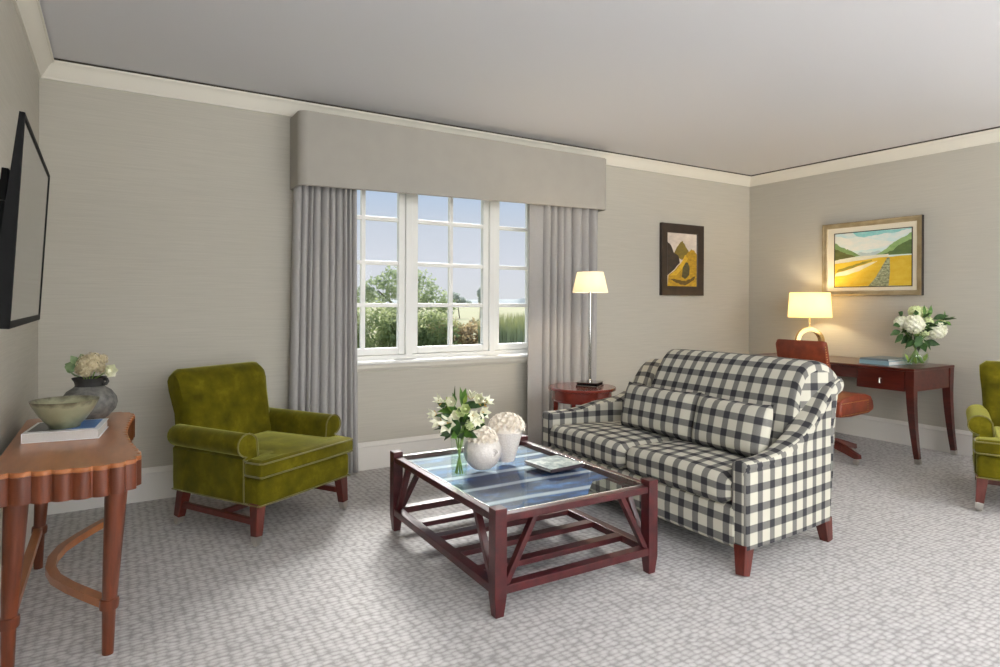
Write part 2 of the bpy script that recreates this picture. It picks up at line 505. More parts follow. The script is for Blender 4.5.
# unseen wide window added behind the viewpoint to let in fill light
w2 = bpy.data.objects.new('added_window_2', None); COL.objects.link(w2); place(w2, (3.1, YF, FZ0)); w2['kind'] = 'structure'
bm = NB(); ya, yb = YF - 0.16, YF - 0.08
box(bm, FX0, FX1, ya, yb, FZ0, FZ0 + 0.06, 0.004); box(bm, FX0, FX1, ya, yb, FZ1 - 0.06, FZ1, 0.004)
for i in range(5):
    x = FX0 + 0.03 + (FX1 - FX0 - 0.06) * i / 4
    box(bm, x - 0.03, x + 0.03, ya, yb, FZ0, FZ1, 0.004)
mk('window_frame', bm, M['winpaint'], w2, world=True)
bm = NB(); box(bm, FX0, FX1, YF - 0.125, YF - 0.12, FZ0 + 0.05, FZ1 - 0.05); mk('pane', bm, M['pane'], w2, world=True)

w3 = bpy.data.objects.new('added_window_3', None); COL.objects.link(w3); place(w3, (XL, -1.6, LZ0)); w3['kind'] = 'structure'  # unseen window added in the left wall to brighten the room
bm = NB(); xa, xb = XL - 0.16, XL - 0.08
box(bm, xa, xb, LY0, LY1, LZ0, LZ0 + 0.06, 0.004); box(bm, xa, xb, LY0, LY1, LZ1 - 0.06, LZ1, 0.004)
for i in range(3):
    y = LY0 + 0.03 + (LY1 - LY0 - 0.06) * i / 2
    box(bm, xa, xb, y - 0.03, y + 0.03, LZ0, LZ1, 0.004)
mk('window_frame', bm, M['winpaint'], w3, world=True)
bm = NB(); box(bm, XL - 0.125, XL - 0.12, LY0, LY1, LZ0 + 0.05, LZ1 - 0.05); mk('pane', bm, M['pane'], w3, world=True)

# ------------------------------------------------------------------ pelmet and curtains
pel = thing('pelmet', 'grey fabric box pelmet across the top of the window', 'pelmet', (2.38, 4.36, 2.03))
def upath(x0, x1, yf, yb, r, n=8):
    p = [(x0, yb)] + [(x0 + r - r * math.cos(a), yf + r - r * math.sin(a)) for a in [PI / 2 * i / n for i in range(n + 1)]]
    q = [(x1 - r + r * math.sin(a), yf + r - r * math.cos(a)) for a in [PI / 2 * i / n for i in range(n + 1)]] + [(x1, yb)]
    return p + q
outer = upath(1.03, 3.71, 4.235, YB - 0.001, 0.06); inner = upath(1.046, 3.694, 4.251, YB - 0.001, 0.045)
bm = NB(); rings = []
for (ox, oy), (ix, iy) in zip(outer, inner):
    zb = 2.012 + (ox - 1.03) / 2.66 * 0.045
    rings.append([(ox, oy, zb + 0.006), (ox, oy, 2.505), ((ox * .7 + ix * .3), (oy * .7 + iy * .3), 2.512), (ix, iy, 2.512), (ix, iy, zb), ((ox * .6 + ix * .4), (oy * .6 + iy * .4), zb)])
loft(bm, rings)
mk('pelmet_front', bm, M['pelmet'], pel, world=True)
bm = NB(); box(bm, 1.08, 3.66, 4.29, YB - 0.001, 2.495, 2.51); mk('top_board', bm, M['pelmet'], pel, world=True)

def curtain(name, label, x0, x1, pleats, yc, amp, flat=None, flare=(0, 0), phase=0.0):
    root = thing(name, label, 'curtain', ((x0 + x1) / 2, yc, 0.02), group='window curtains')
    bm = NB(); nu = pleats * 22; nv = 14
    rnd = [random.uniform(0.85, 1.15) for _ in range(pleats + 3)]
    ws = [random.uniform(0.7, 1.35) for _ in range(pleats)]; edges = [0]
    for q in ws: edges.append(edges[-1] + q / sum(ws))
    edges[-1] = 1.0001
    def f(u, v):
        z = 0.022 + v * (2.45 - 0.022)
        x = x0 + (x1 - x0) * u
        w = max(0, 1 - v)
        x += flare[0] * w * (1 - u) + flare[1] * w * u
        uu = u
        a = amp
        if flat and u < flat:
            y = yc - 0.01 + 0.012 * math.sin(u / flat * PI)
        else:
            uu = (u - (flat or 0)) / (1 - (flat or 0))
            k = 0
            while k < pleats - 1 and uu > edges[k + 1]: k += 1
            t = (uu - edges[k]) / (edges[k + 1] - edges[k])
            t = min(1, max(0, t))
            s = math.sin(PI * t)
            y = yc + a - 2 * a * rnd[k] * s ** 0.38      # rounded fronts, narrow valleys
            y += 0.010 * (t - 0.5) * (1 if k % 2 else -1)
            x += 0.005 * math.sin(3 * v + k * 1.7) * w
            y += 0.004 * math.sin(4 * v + k * 2.1) * w
        return (x, y, z)
    grid(bm, f, nu, nv)
    o = mk('cloth', bm, M['curtain'], root, 60, world=True, recalc=True)
    so = o.modifiers.new('thick', 'SOLIDIFY'); so.thickness = 0.004
    bm = NB(); box(bm, x0, x1, yc - 0.012, yc + 0.012, 2.452, 2.474, 0.003)
    mk('curtain_track', bm, M['silver'], root, world=True)
    return root
curtain('curtain', 'grey pleated floor length curtain left of the window, behind the green armchair', 1.045, 1.475, 10, 4.385, 0.026, None, (-0.045, 0.02))
curtain('curtain', 'grey pleated floor length curtain right of the window, behind the small lamp', 2.955, 3.685, 7, 4.37, 0.040, 0.20, (-0.02, 0.0), 0.1)
#PART2

# ------------------------------------------------------------------ plaid sofa
sofa = thing('sofa', 'black and cream plaid two seat sofa with sweeping arms', 'sofa', (2.82, 2.63, 0))
def lerp(a, b, t): return a + (b - a) * t
def interp(tab, x):
    if x <= tab[0][0]: return tab[0][1:]
    for p, q in zip(tab, tab[1:]):
        if x <= q[0]:
            t = (x - p[0]) / (q[0] - p[0])
            return tuple(lerp(a, b, t) for a, b in zip(p[1:], q[1:]))
    return tab[-1][1:]
def rear(x, z): return x + max(0, (x - 2.9)) / 0.3 * 0.07 * max(0, (z - 0.115)) / 0.75
# seat base
bm = NB(); rings = []
for t in [0, 0.015, 0.5, 0.985, 1]:
    ins = 0.02 if t in (0, 1) else 0.0
    yn = 1.875 + (1.955 - 1.875) * 0; r = []
    for (x, z) in [(2.455 + ins, 0.105), (2.44 + ins, 0.12), (2.438 + ins, 0.2), (2.445 + ins, 0.285), (2.47, 0.30), (3.0, 0.30), (3.15, 0.30), (3.175, 0.28), (3.175, 0.12), (3.15, 0.105)]:
        k = (x - 2.44) / 0.74
        ya = 1.90 + 0.06 * k; yb = 3.42 - 0.17 * k
        r.append((x, ya + (yb - ya) * t, z))
    rings.append(r)
loft(bm, rings, us=[0, 0.02, 0.76, 1.5, 1.52], uvo=(0.02, 0.03))
mk('seat_base', bm, M['plaid'], sofa, world=True)
# two seat cushions
def cushion(name, y0, y1, parent, skew0=0.0, skew1=0.0):
    bm = NB(); rings = []; us = []
    n = 16
    for i in range(n + 1):
        t = i / n
        e = min(t, 1 - t) * (y1 - y0)          # distance from side
        rr = 0.035
        sh = 0 if e >= rr else rr - math.sqrt(max(0, rr * rr - (rr - e) ** 2))
        crown = 0.012 * math.sin(PI * t)
        r = []
        X0, X1, Z0, Z1 = 2.418, 2.985, 0.292, 0.438
        R = 0.048; s = sh
        def corner(cx, cz, a0):
            for k in range(6):
                a = math.radians(a0 + 90 * k / 5)
                r.append((cx + (R - s) * math.cos(a), cz + (R - s) * math.sin(a)))
        # go round: bottom-front, bottom-back, top-back, top-front (XZ)
        corner(X0 + R, Z0 + R, 180); 
        corner(X1 - R, Z0 + R, 270)
        corner(X1 - R, Z1 - R + crown, 0)
        for k in range(1, 8):
            q = k / 8
            r.append((lerp(X1 - R, X0 + R, q), Z1 - s + crown + 0.010 * math.sin(PI * q) * math.sin(PI * t)))
        corner(X0 + R, Z1 - R + crown, 90)
        ring = []
        for x, z in r:
            k = (x - X0) / (X1 - X0)
            ya = y0 + skew0 * k; yb = y1 + skew1 * k
            ring.append((x, lerp(ya, yb, t), z))
        rings.append(ring); us.append(lerp(y0, y1, t))
    loft(bm, rings, us=us, uvo=(0.03, 0.045))
    return mk(name, bm, M['plaid'], parent, 50, world=True)
cushion('seat_cushion', 1.938, 2.648, sofa, 0.04, 0)
cushion('seat_cushion', 2.652, 3.366, sofa, 0, -0.13)
# backrest
bprof = [(2.90, 0.30), (2.93, 0.45), (2.955, 0.60), (2.985, 0.74), (3.015, 0.84), (3.04, 0.895), (3.07, 0.93), (3.105, 0.945), (3.145, 0.945), (3.185, 0.93), (3.215, 0.905), (3.235, 0.87), (3.238, 0.80), (3.225, 0.60), (3.20, 0.35), (3.178, 0.12), (3.10, 0.12), (3.0, 0.28)]
bm = NB(); rings = []; us = []
ts = [0, 0.008, 0.025, 0.05] + [0.1 * i for i in range(1, 10)] + [0.95, 0.975, 0.992, 1]
for t in ts:
    e = min(t, 1 - t) * 1.15; rr = 0.045
    s = 0 if e >= rr else rr - math.sqrt(max(0, rr * rr - (rr - e) ** 2))
    cx, cz = 3.09, 0.60
    ring = []
    for x, z in bprof:
        d = Vector((x - cx, z - cz)); L = d.length
        sag = -0.006 * (2 * t - 1) ** 2 if z > 0.9 else 0
        f = (L - s * (1.0 if z > 0.5 else 0.2)) / L
        yy = lerp(1.965 - 0.085 * max(0, (x - 3.0)) / 0.23, 3.05 - 0.10 * max(0, min(1, (z - 0.55) / 0.35)) + 0.13 * max(0, min(1, (x - 3.15) / 0.06)), t)
        ring.append((cx + d.x * f, yy, cz + d.y * f + sag))
    rings.append(ring); us.append(1.955 + 1.08 * t)
loft(bm, rings, us=us, uvo=(0.02, 0.0))
mk('backrest', bm, M['plaid'], sofa, 50, world=True)
# arms : (x, outer y, inner y, top z, roll)
near = [(2.450, 1.850, 1.935, 0.512, 0.0), (2.60, 1.852, 1.945, 0.515, 0.0), (2.70, 1.855, 1.953, 0.527, 0.0), (2.77, 1.858, 1.962, 0.545, 0.002), (2.85, 1.862, 1.976, 0.570, 0.004), (2.92, 1.868, 1.990, 0.602, 0.008), (2.97, 1.872, 2.004, 0.645, 0.012), (3.01, 1.876, 2.014, 0.697, 0.018), (3.05, 1.880, 2.022, 0.757, 0.024), (3.09, 1.884, 2.026, 0.808, 0.030), (3.13, 1.888, 2.026, 0.843, 0.034), (3.165, 1.892, 2.02, 0.860, 0.036), (3.195, 1.896, 2.0, 0.862, 0.034)]
far = [(2.450, 3.455, 3.370, 0.512, 0.0), (2.60, 3.445, 3.355, 0.515, 0.0), (2.70, 3.436, 3.343, 0.524, 0.0), (2.77, 3.428, 3.333, 0.54, 0.002), (2.85, 3.418, 3.32, 0.558, 0.004), (2.92, 3.405, 3.30, 0.568, 0.006), (2.97, 3.388, 3.27, 0.578, 0.008), (3.01, 3.368, 3.24, 0.592, 0.010), (3.05, 3.345, 3.205, 0.622, 0.012), (3.08, 3.318, 3.17, 0.668, 0.014), (3.105, 3.296, 3.135, 0.735, 0.016), (3.125, 3.28, 3.10, 0.79, 0.016), (3.15, 3.262, 3.06, 0.828, 0.018), (3.17, 3.245, 3.03, 0.846, 0.018), (3.195, 3.23, 3.0, 0.852, 0.018)]
def arm(tab, sgn):
    bm = NB(); rings = []; us = []
    xs = [2.4455, 2.447, 2.453] + [2.5 + 0.05 * i for i in range(8)] + [2.88 + 0.0125 * i for i in range(24)] + [3.175, 3.187, 3.19]
    for x in xs:
        yo, yi, zt, roll = interp(tab, x)
        s = 0.014 if x in (2.4455,) else (0.005 if x == 2.447 else (0.03 if x == 3.19 else (0.012 if x == 3.187 else 0)))
        zt -= s; yo += s * sgn; yi -= s * sgn
        r = min(0.026, abs(yi - yo) / 2.2); ro = r + roll * 0.6
        pts = [(yi, 0.115 + s), (yi, (0.115 + zt) / 2), (yi, zt - r)]
        for k in range(1, 6):
            a = PI / 2 * k / 6
            pts.append((yi - sgn * (r - r * math.cos(a)), zt - r + r * math.sin(a)))
        pts.append((yi - sgn * r, zt)); pts.append((lerp(yi - sgn * r, yo + sgn * r, 0.5), zt + 0.004 + roll * 0.1))
        yb = yo - sgn * roll
        pts.append((yb + sgn * ro, zt))
        for k in range(1, 7):
            a = PI / 2 * k / 6
            pts.append((yb + sgn * ro - sgn * ro * math.sin(a), zt - ro + ro * math.cos(a)))
        pts.append((yb + sgn * ro * 0.15, zt - 1.5 * ro))
        pts.append((lerp(yb, yo, 0.8), zt - 2.0 * ro)); pts.append((yo, zt - 2.5 * ro))
        pts.append((yo, (0.115 + zt) / 2)); pts.append((yo, 0.115 + s))
        rings.append([(rear(x, z), y, z) for y, z in pts]); us.append(x)
    uv = bm.loops.layers.uv.verify()
    R = [[bm.verts.new(p) for p in r] for r in rings]
    tops = [max(r, key=lambda p: p[2]) for r in rings]; S = [0.0]
    for a, b in zip(tops, tops[1:]): S.append(S[-1] + (Vector(a) - Vector(b)).length)
    n = len(rings[0])
    for j in range(len(R) - 1):
        for i in range(n):
            i2 = (i + 1) % n
            f = bm.faces.new((R[j][i], R[j][i2], R[j + 1][i2], R[j + 1][i])); f.normal_update()
            side = abs(f.normal.y) > 0.72
            for lp, q in zip(f.loops, (j, j, j + 1, j + 1)):
                c = lp.vert.co
                lp[uv].uv = (c.x + 0.012, c.z + 0.05) if side else (c.y + 0.02, S[q] + 2.45 + 0.012)
    for r in (R[0][::-1], R[-1]): boxuv(bm, [bm.faces.new(r)], (0.02, 0.05))
    mk('arm', bm, M['plaid'], sofa, 55, world=True)
arm(near, 1); arm(far, -1)
# piping along the bottom of the body
for (x, y, dx, dy) in ((2.475, 1.885, -0.035, -0.02), (3.16, 1.925, 0.03, -0.005), (2.475, 3.40, -0.035, 0.02), (3.15, 3.23, 0.03, 0.005)):
    bm = NB(); beam(bm, (x, y, 0.125), (x + dx * 0.9, y + dy * 0.9, 0.0), 0.066, 0.066, 0.046, 0.046, up=(0, 1, 0), bev=0.004)
    mk('leg', bm, M['legred'], sofa, world=True)

# lumbar pillows
def pillow(label, y0, y1, xb, zb, W, Hh, D, lean, rotz=0):
    root_bm = NB(); n = 26; mth = 14
    uvl = root_bm.loops.layers.uv.verify()
    def sp(u, v, side):
        a = max(0, 1 - abs(2 * u - 1) ** 5); b = max(0, 1 - abs(2 * v - 1) ** 4)
        th = D / 2 * (a * b) ** 0.5
        pinch = 1 - 0.035 * (1 - abs(2 * v - 1) ** 2) * 0 
        y = (u - 0.5) * W * (1 - 0.03 * (1 - abs(2 * v - 1) ** 2) * 0 + 0.0) ; z = (v - 0.5) * Hh
        z += 0.012 * (abs(2 * u - 1) ** 4) * (1 if v > 0.5 else -1) * abs(2 * v - 1)
        return Vector((side * th, y, z))
    for side in (-1, 1):
        V = [[root_bm.verts.new(sp(i / n, j / mth, side)) for j in range(mth + 1)] for i in range(n + 1)]
        for i in range(n):
            for j in range(mth):
                f = root_bm.faces.new((V[i][j], V[i + 1][j], V[i + 1][j + 1], V[i][j + 1]))
                for lp in f.loops:
                    lp[uvl].uv = (lp.vert.co.y + y0 * 0.37, lp.vert.co.z + 0.02)
    bmesh.ops.remove_doubles(root_bm, verts=root_bm.verts[:], dist=1e-5)
    root_bm.transform(Matrix.Rotation(rotz, 4, 'Z') @ Matrix.Rotation(lean, 4, 'Y'))
    root_bm.transform(Matrix.Translation((0, 0, Hh / 2 * math.cos(lean))))
    o = mk('lumbar_pillow', root_bm, M['plaid'], None, 75)
    place(o, (xb, (y0 + y1) / 2, zb))
    tag(o, label, 'pillow', 'lumbar pillows on the sofa')
    return o
pillow('long plaid lumbar pillow on the sofa half nearer the small lamp', 2.47, 3.045, 2.82, 0.452, 0.585, 0.275, 0.13, math.radians(14), math.radians(1))
pillow('long plaid lumbar pillow on the sofa half nearer the desk', 1.985, 2.455, 2.80, 0.452, 0.475, 0.275, 0.13, math.radians(14), math.radians(-2))

# ------------------------------------------------------------------ green armchairs
def armchair(label, loc, rotz):
    ch = thing('armchair', label, 'armchair', loc, rotz, 'green velvet armchairs')
    # seat frame
    bm = NB()
    box(bm, -0.335, 0.335, -0.028, 0.645, 0.203, 0.344, 0.024, 4)
    mk('seat_frame', bm, M['velvet'], ch, 50)
    bm = NB(); z = 0.208
    tube(bm, [(-0.338, -0.028, z), (0.338, -0.028, z), (0.341, 0.09, z), (0.341, 0.645, z), (-0.341, 0.645, z), (-0.341, 0.09, z)], 0.0035, 6, True)
    mk('piping', bm, M['piping'], ch.children[0])
    # arms
    for sg in (-1, 1):
        def sec(y, sh=0.0):
            p = [(0.245 + sh, 0.30), (0.245 + sh, 0.42), (0.252 + sh, 0.475)]
            cx, cz, r = 0.315, 0.502, 0.062 - sh
            for k in range(13):
                a = math.radians(165 - 250 * k / 12)
                p.append((cx + r * math.cos(a), cz + r * math.sin(a) * 0.95))
            p += [(0.342 - sh, 0.432), (0.340 - sh, 0.38), (0.340 - sh, 0.26), (0.338 - sh, 0.205 + sh), (0.30, 0.205 + sh), (0.26, 0.28)]
            return [(sg * x, y, z) for x, z in p]
        ys = [(0.083, 0.012), (0.086, 0.003), (0.092, 0)] + [(0.15 + 0.1 * i, 0) for i in range(5)] + [(0.635, 0), (0.646, 0.005), (0.652, 0.018)]
        bm = NB(); loft(bm, [sec(y, s) for y, s in ys])
        am = mk('arm', bm, M['velvet'], ch, 50)
        bm = NB(); pp = sec(0.083, 0.0)[1:21]
        tube(bm, pp, 0.0042, 6); mk('piping', bm, M['piping'], am)
    # backrest: slab leaning back, soft pillow front
    bm = NB(); rings = []
    N_ = 16
    for i in range(N_ + 1):
        t = i / N_; e = min(t, 1 - t); rr = 0.05
        s = 0 if e >= rr else rr - math.sqrt(max(0, rr * rr - (rr - e) ** 2))
        s *= 0.62
        ring = []
        prof_ = [(0.50, 0.33), (0.535, 0.45), (0.565, 0.58), (0.60, 0.70), (0.632, 0.79), (0.652, 0.832), (0.680, 0.852), (0.715, 0.855), (0.745, 0.842), (0.760, 0.815), (0.758, 0.76), (0.738, 0.60), (0.712, 0.40), (0.70, 0.25), (0.62, 0.25)]
        for k, (y, z) in enumerate(prof_):
            hw = lerp(0.268, 0.302, max(0, min(1, (z - 0.40) / 0.40)))
            bul = 0.022 * math.sin(PI * t) ** 0.7 if 1 <= k <= 4 else 0
            cyy, czz = 0.66, 0.62
            d = Vector((y - cyy, z - czz)); f = max(0.2, (d.length - s) / d.length)
            ring.append((lerp(-hw, hw, t), cyy + d.x * f - bul, czz + d.y * f))
        rings.append(ring)
    loft(bm, rings)
    mk('backrest', bm, M['velvet'], ch, 55)
    # T seat cushion
    poly = [(-0.333, -0.052), (0.333, -0.052), (0.345, -0.04), (0.348, 0.06), (0.338, 0.076), (0.262, 0.078), (0.244, 0.09), (0.244, 0.56), (-0.244, 0.56), (-0.244, 0.09), (-0.262, 0.078), (-0.338, 0.076), (-0.348, 0.06), (-0.345, -0.04)]
    bm = NB(); prism(bm, poly, 0.344, 0.436, 0.030, 5)
    for v in bm.verts:
        if v.co.z > 0.43:
            v.co.z += 0.022 * max(0, 1 - (v.co.x / 0.36) ** 2) * max(0, 1 - ((v.co.y - 0.25) / 0.33) ** 2)
    t_ = NB()
    # crowned upholstery dome on the cushion top
    def dome(u, v):
        x = lerp(-0.225, 0.225, u); y = lerp(-0.03, 0.54, v)
        return (x, y, 0.4345 + 0.026 * (1 - abs(2 * u - 1) ** 3) * (1 - abs(2 * v - 1) ** 3))
    grid(t_, dome, 14, 14)
    join(bm, t_)
    cu = mk('seat_cushion', bm, M['velvet'], ch, 50, recalc=True)
    bm = NB()
    front = poly[-4:] + poly[:6]
    front = [(x * 0.995, y) for x, y in front]
    for z in (0.424, 0.356):
        tube(bm, [(x, y + (0.002 if abs(x) < 0.34 else 0), z) for x, y in front], 0.0042, 6)
    mk('piping', bm, M['piping'], cu)
    # legs with steel cap and castor
    for (x, y, dx, dy, fr) in ((-0.305, 0.02, -0.02, -0.012, 1), (0.305, 0.02, 0.02, -0.012, 1), (-0.295, 0.60, -0.012, 0.045, 0), (0.295, 0.60, 0.012, 0.045, 0)):
        def at_(t): return (x + dx * t, y + dy * t, 0.215 * (1 - t))
        bm = NB(); beam(bm, at_(0), at_(0.77), 0.058, 0.058, 0.042, 0.042, up=(0, 1, 0), bev=0.003)
        lg = mk('leg', bm, M['legred'], ch)
        bm = NB(); beam(bm, at_(0.75), at_(0.93), 0.044, 0.044, 0.036, 0.036, up=(0, 1, 0), bev=0.003)
        c_ = at_(1)
        t_ = NB(); lathe(t_, [(0.0, -0.010), (0.014, -0.010), (0.0155, -0.006), (0.0155, 0.006), (0.014, 0.010), (0, 0.010)], 16)
        t_.transform(Matrix.Translation((c_[0], c_[1], 0.0155)) @ Matrix.Rotation(PI / 2, 4, 'Y')); join(bm, t_)
        mk('foot_cap', bm, M['steel'], lg)
    bm = NB()
    for sx in (-1, 1):
        beam(bm, (sx * 0.312, 0.03, 0.118), (sx * 0.302, 0.615, 0.118), 0.024, 0.032, bev=0.003)
    beam(bm, (-0.305, 0.30, 0.118), (0.305, 0.30, 0.118), 0.024, 0.03, bev=0.003)
    mk('stretcher', bm, M['legred'], ch)
    return ch
A1 = (0.8945, 3.5145, 0)
ch1 = armchair('green velvet armchair with rolled arms between the console table and the curtain', A1, math.radians(31))
dup(ch1, (4.545, 1.42, 0), math.radians(-67), 'second green velvet armchair, cut off by the photo edge beside the desk')

# ------------------------------------------------------------------ coffee table
CT = (1.706, 2.664, 0)
ct = thing('coffee_table', 'low dark mahogany coffee table with glass top and slatted lower shelf', 'coffee table', CT, math.radians(-0.8))
lx, ly = 0.405, 0.545
for sx in (-1, 1):
    for sy in (-1, 1):
        bm = NB()
        box(bm, sx * lx - 0.0275, sx * lx + 0.0275, sy * ly - 0.0275, sy * ly + 0.0275, 0.075, 0.43, 0.004)
        beam(bm, (sx * lx, sy * ly, 0.08), (sx * lx, sy * ly, 0.0), 0.054, 0.054, 0.038, 0.038, up=(0, 1, 0), bev=0.003)
        mk('leg', bm, M['mahog'], ct)
bm = NB()
for s in (-1, 1):
    box(bm, s * lx - 0.02, s * lx + 0.02, -ly, ly, 0.371, 0.402, 0.005)
    box(bm, -lx, lx, s * ly - 0.02, s * ly + 0.02, 0.371, 0.402, 0.005)
mk('top_rail', bm, M['mahog'], ct)
bm = NB()
for s in (-1, 1):
    box(bm, s * lx - 0.024, s * lx + 0.024, -ly, ly, 0.088, 0.124, 0.004)
    box(bm, -lx, lx, s * ly - 0.024, s * ly + 0.024, 0.0885, 0.1235, 0.004)
mk('lower_rail', bm, M['mahog'], ct)
for y in (-0.36, -0.145, 0.07, 0.285):
    bm = NB(); box(bm, -lx + 0.015, lx - 0.015, y - 0.026, y + 0.026, 0.095, 0.121, 0.003); mk('shelf_slat', bm, M['mahog'], ct)
for sx in (-1, 1):
    for sy in (-1, 1):
        bm = NB(); beam(bm, (sx * lx, sy * (ly - 0.03), 0.115), (sx * lx, sy * (ly - 0.175), 0.376), 0.024, 0.03, up=(1, 0, 0), bev=0.003); mk('diagonal_brace', bm, M['mahog'], ct)
        bm = NB(); beam(bm, (sx * (lx - 0.03), sy * ly, 0.115), (sx * (lx - 0.175), sy * ly, 0.376), 0.024, 0.03, up=(0, 1, 0), bev=0.003); mk('diagonal_brace', bm, M['mahog'], ct)
def reflection_mat():  # sky and window frame reflection painted as blue with pale streaks
    N = NT('blue_streaked_reflection')
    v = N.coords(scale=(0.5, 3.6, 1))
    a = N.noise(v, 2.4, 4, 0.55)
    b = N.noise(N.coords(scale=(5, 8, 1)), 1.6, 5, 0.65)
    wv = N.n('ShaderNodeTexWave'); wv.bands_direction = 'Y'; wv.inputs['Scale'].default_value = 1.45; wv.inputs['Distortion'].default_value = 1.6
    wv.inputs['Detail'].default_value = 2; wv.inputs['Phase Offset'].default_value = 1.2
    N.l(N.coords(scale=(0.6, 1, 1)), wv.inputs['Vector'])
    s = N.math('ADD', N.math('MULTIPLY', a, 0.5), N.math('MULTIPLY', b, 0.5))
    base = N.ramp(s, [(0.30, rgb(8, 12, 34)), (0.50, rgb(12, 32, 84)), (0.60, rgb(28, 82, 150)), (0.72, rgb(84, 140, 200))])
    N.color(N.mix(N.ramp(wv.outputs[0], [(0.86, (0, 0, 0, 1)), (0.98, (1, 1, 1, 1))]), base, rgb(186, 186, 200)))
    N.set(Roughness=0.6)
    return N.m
bm = NB(); prism(bm, [(-0.375, -0.515), (0.055, -0.515), (0.27, -0.30), (0.375, -0.29), (0.375, 0.515), (-0.375, 0.515)], 0.376, 0.380)  # added panel, corner cut along the edge of the painted reflection
mk('reflection_panel', bm, reflection_mat(), ct)
bm = NB(); box(bm, -0.387, 0.387, -0.527, 0.527, 0.392, 0.403, 0.003)
gt = mk('glass_top', bm, M['tableglass'], ct)
bm = NB()
w_ = 0.389; h_ = 0.529
for s in (-1, 1):
    box(bm, s * w_ - 0.0025, s * w_ + 0.0025, -h_, h_, 0.398, 0.4045, 0.001)
    box(bm, -w_, w_, s * h_ - 0.0025, s * h_ + 0.0025, 0.398, 0.4045, 0.001)
mk('metal_edge', bm, M['silver'], gt)
bm = NB()
for s in (-1, 1):
    box(bm, s * 0.381 - 0.008, s * 0.381 + 0.008, -0.52, 0.52, 0.365, 0.3755, 0.001)
    box(bm, -0.38, 0.38, s * 0.521 - 0.008, s * 0.521 + 0.008, 0.365, 0.3755, 0.001)
mk('glass_ledge', bm, M['mahog'], ct)
TT = 0.4032

# ------------------------------------------------------------------ console table by the left wall
con = thing('console_table', 'walnut console table with fluted apron and ringed legs under the television', 'console table', (-0.16, 3.12, 0))
out = [(-0.345, 2.508), (-0.255, 2.50), (-0.19, 2.488), (-0.13, 2.478), (-0.074, 2.472), (-0.02, 2.474), (0.028, 2.492), (0.062, 2.525), (0.080, 2.58), (0.081, 2.64), (0.070, 2.72), (0.058, 2.82), (0.048, 2.94), (0.043, 3.06)]
mirror = [(x, 2 * 3.06 - y) for x, y in out[:-1]][::-1]
out = out + [(x, y) for x, y in mirror]
# resample, then scallop
def resample(P, step):
    r = [Vector(P[0])]; 
    for a, b in zip(P, P[1:]):
        a, b = Vector(a), Vector(b); n = max(1, int((b - a).length / 0.004))
        for i in range(1, n + 1): r.append(a.lerp(b, i / n))
    return r
rs = resample(out, 0.004); acc = 0; fl_ = []; total = 0
for a, b in zip(rs, rs[1:]): total += (b - a).length
nfl = round(total / 0.0575); per = total / nfl
for i, p in enumerate(rs):
    if i: acc += (p - rs[i - 1]).length
    d = (rs[min(i + 1, len(rs) - 1)] - rs[max(i - 1, 0)]).normalized(); n_ = Vector((d.y, -d.x))
    h = abs(math.sin(PI * acc / per)) ** 0.55 * 0.017 - 0.015
    fl_.append((p.x + n_.x * h, p.y + n_.y * h))
top_poly = [(x, y) for x, y in fl_] 
bm = NB(); prism(bm, top_poly, 0.676, 0.692, 0.002, 1); mk('tabletop', bm, M['walnut'], con, 30, world=True)
bm = NB()
cen = Vector((-0.17, 3.06))
ap = []
for x, y in fl_:
    ap.append((x, y))
prism(bm, ap, 0.588, 0.676); mk('fluted_apron', bm, M['walnut_v'], con, 30, world=True)
LEG = [(-0.018, 2.605), (-0.300, 2.62), (-0.018, 3.60), (-0.300, 3.60)]
for (x, y) in LEG:
    bm = NB(); lathe(bm, [(0.0175, 0.0), (0.0185, 0.01), (0.0215, 0.15), (0.0225, 0.158), (0.029, 0.160), (0.0305, 0.170), (0.0305, 0.186), (0.029, 0.194), (0.0235, 0.196), (0.029, 0.36), (0.0355, 0.59)], 24, (x, y, 0))
    for v in bm.verts:
        k = max(0, v.co.z - 0.1) / 0.49; v.co.x += 0.024 * k; v.co.y += (-0.016 if y < 3 else 0.016) * k
    mk('leg', bm, M['walnut_v'], con, 30, world=True)
bm = NB()
sp = [(-0.03, 2.625), (-0.085, 2.72), (-0.14, 2.82), (-0.19, 2.93), (-0.215, 3.04), (-0.215, 3.16), (-0.19, 3.28), (-0.14, 3.39), (-0.085, 3.49), (-0.03, 3.58)]
rings = []
for i, p in enumerate(sp):
    a = Vector(sp[max(0, i - 1)]); b = Vector(sp[min(len(sp) - 1, i + 1)]); d = (b - a).normalized(); n_ = Vector((d.y, -d.x)) * 0.017
    rings.append([(p[0] + n_.x, p[1] + n_.y, 0.162), (p[0] + n_.x, p[1] + n_.y, 0.192), (p[0] - n_.x, p[1] - n_.y, 0.192), (p[0] - n_.x, p[1] - n_.y, 0.162)])
loft(bm, rings); mk('curved_stretcher', bm, M['walnut'], con, world=True)
bm = NB(); beam(bm, (-0.300, 2.63, 0.177), (-0.300, 3.59, 0.177), 0.034, 0.03, bev=0.002); mk('straight_stretcher', bm, M['walnut'], con, world=True)
ZT_ = 0.6925

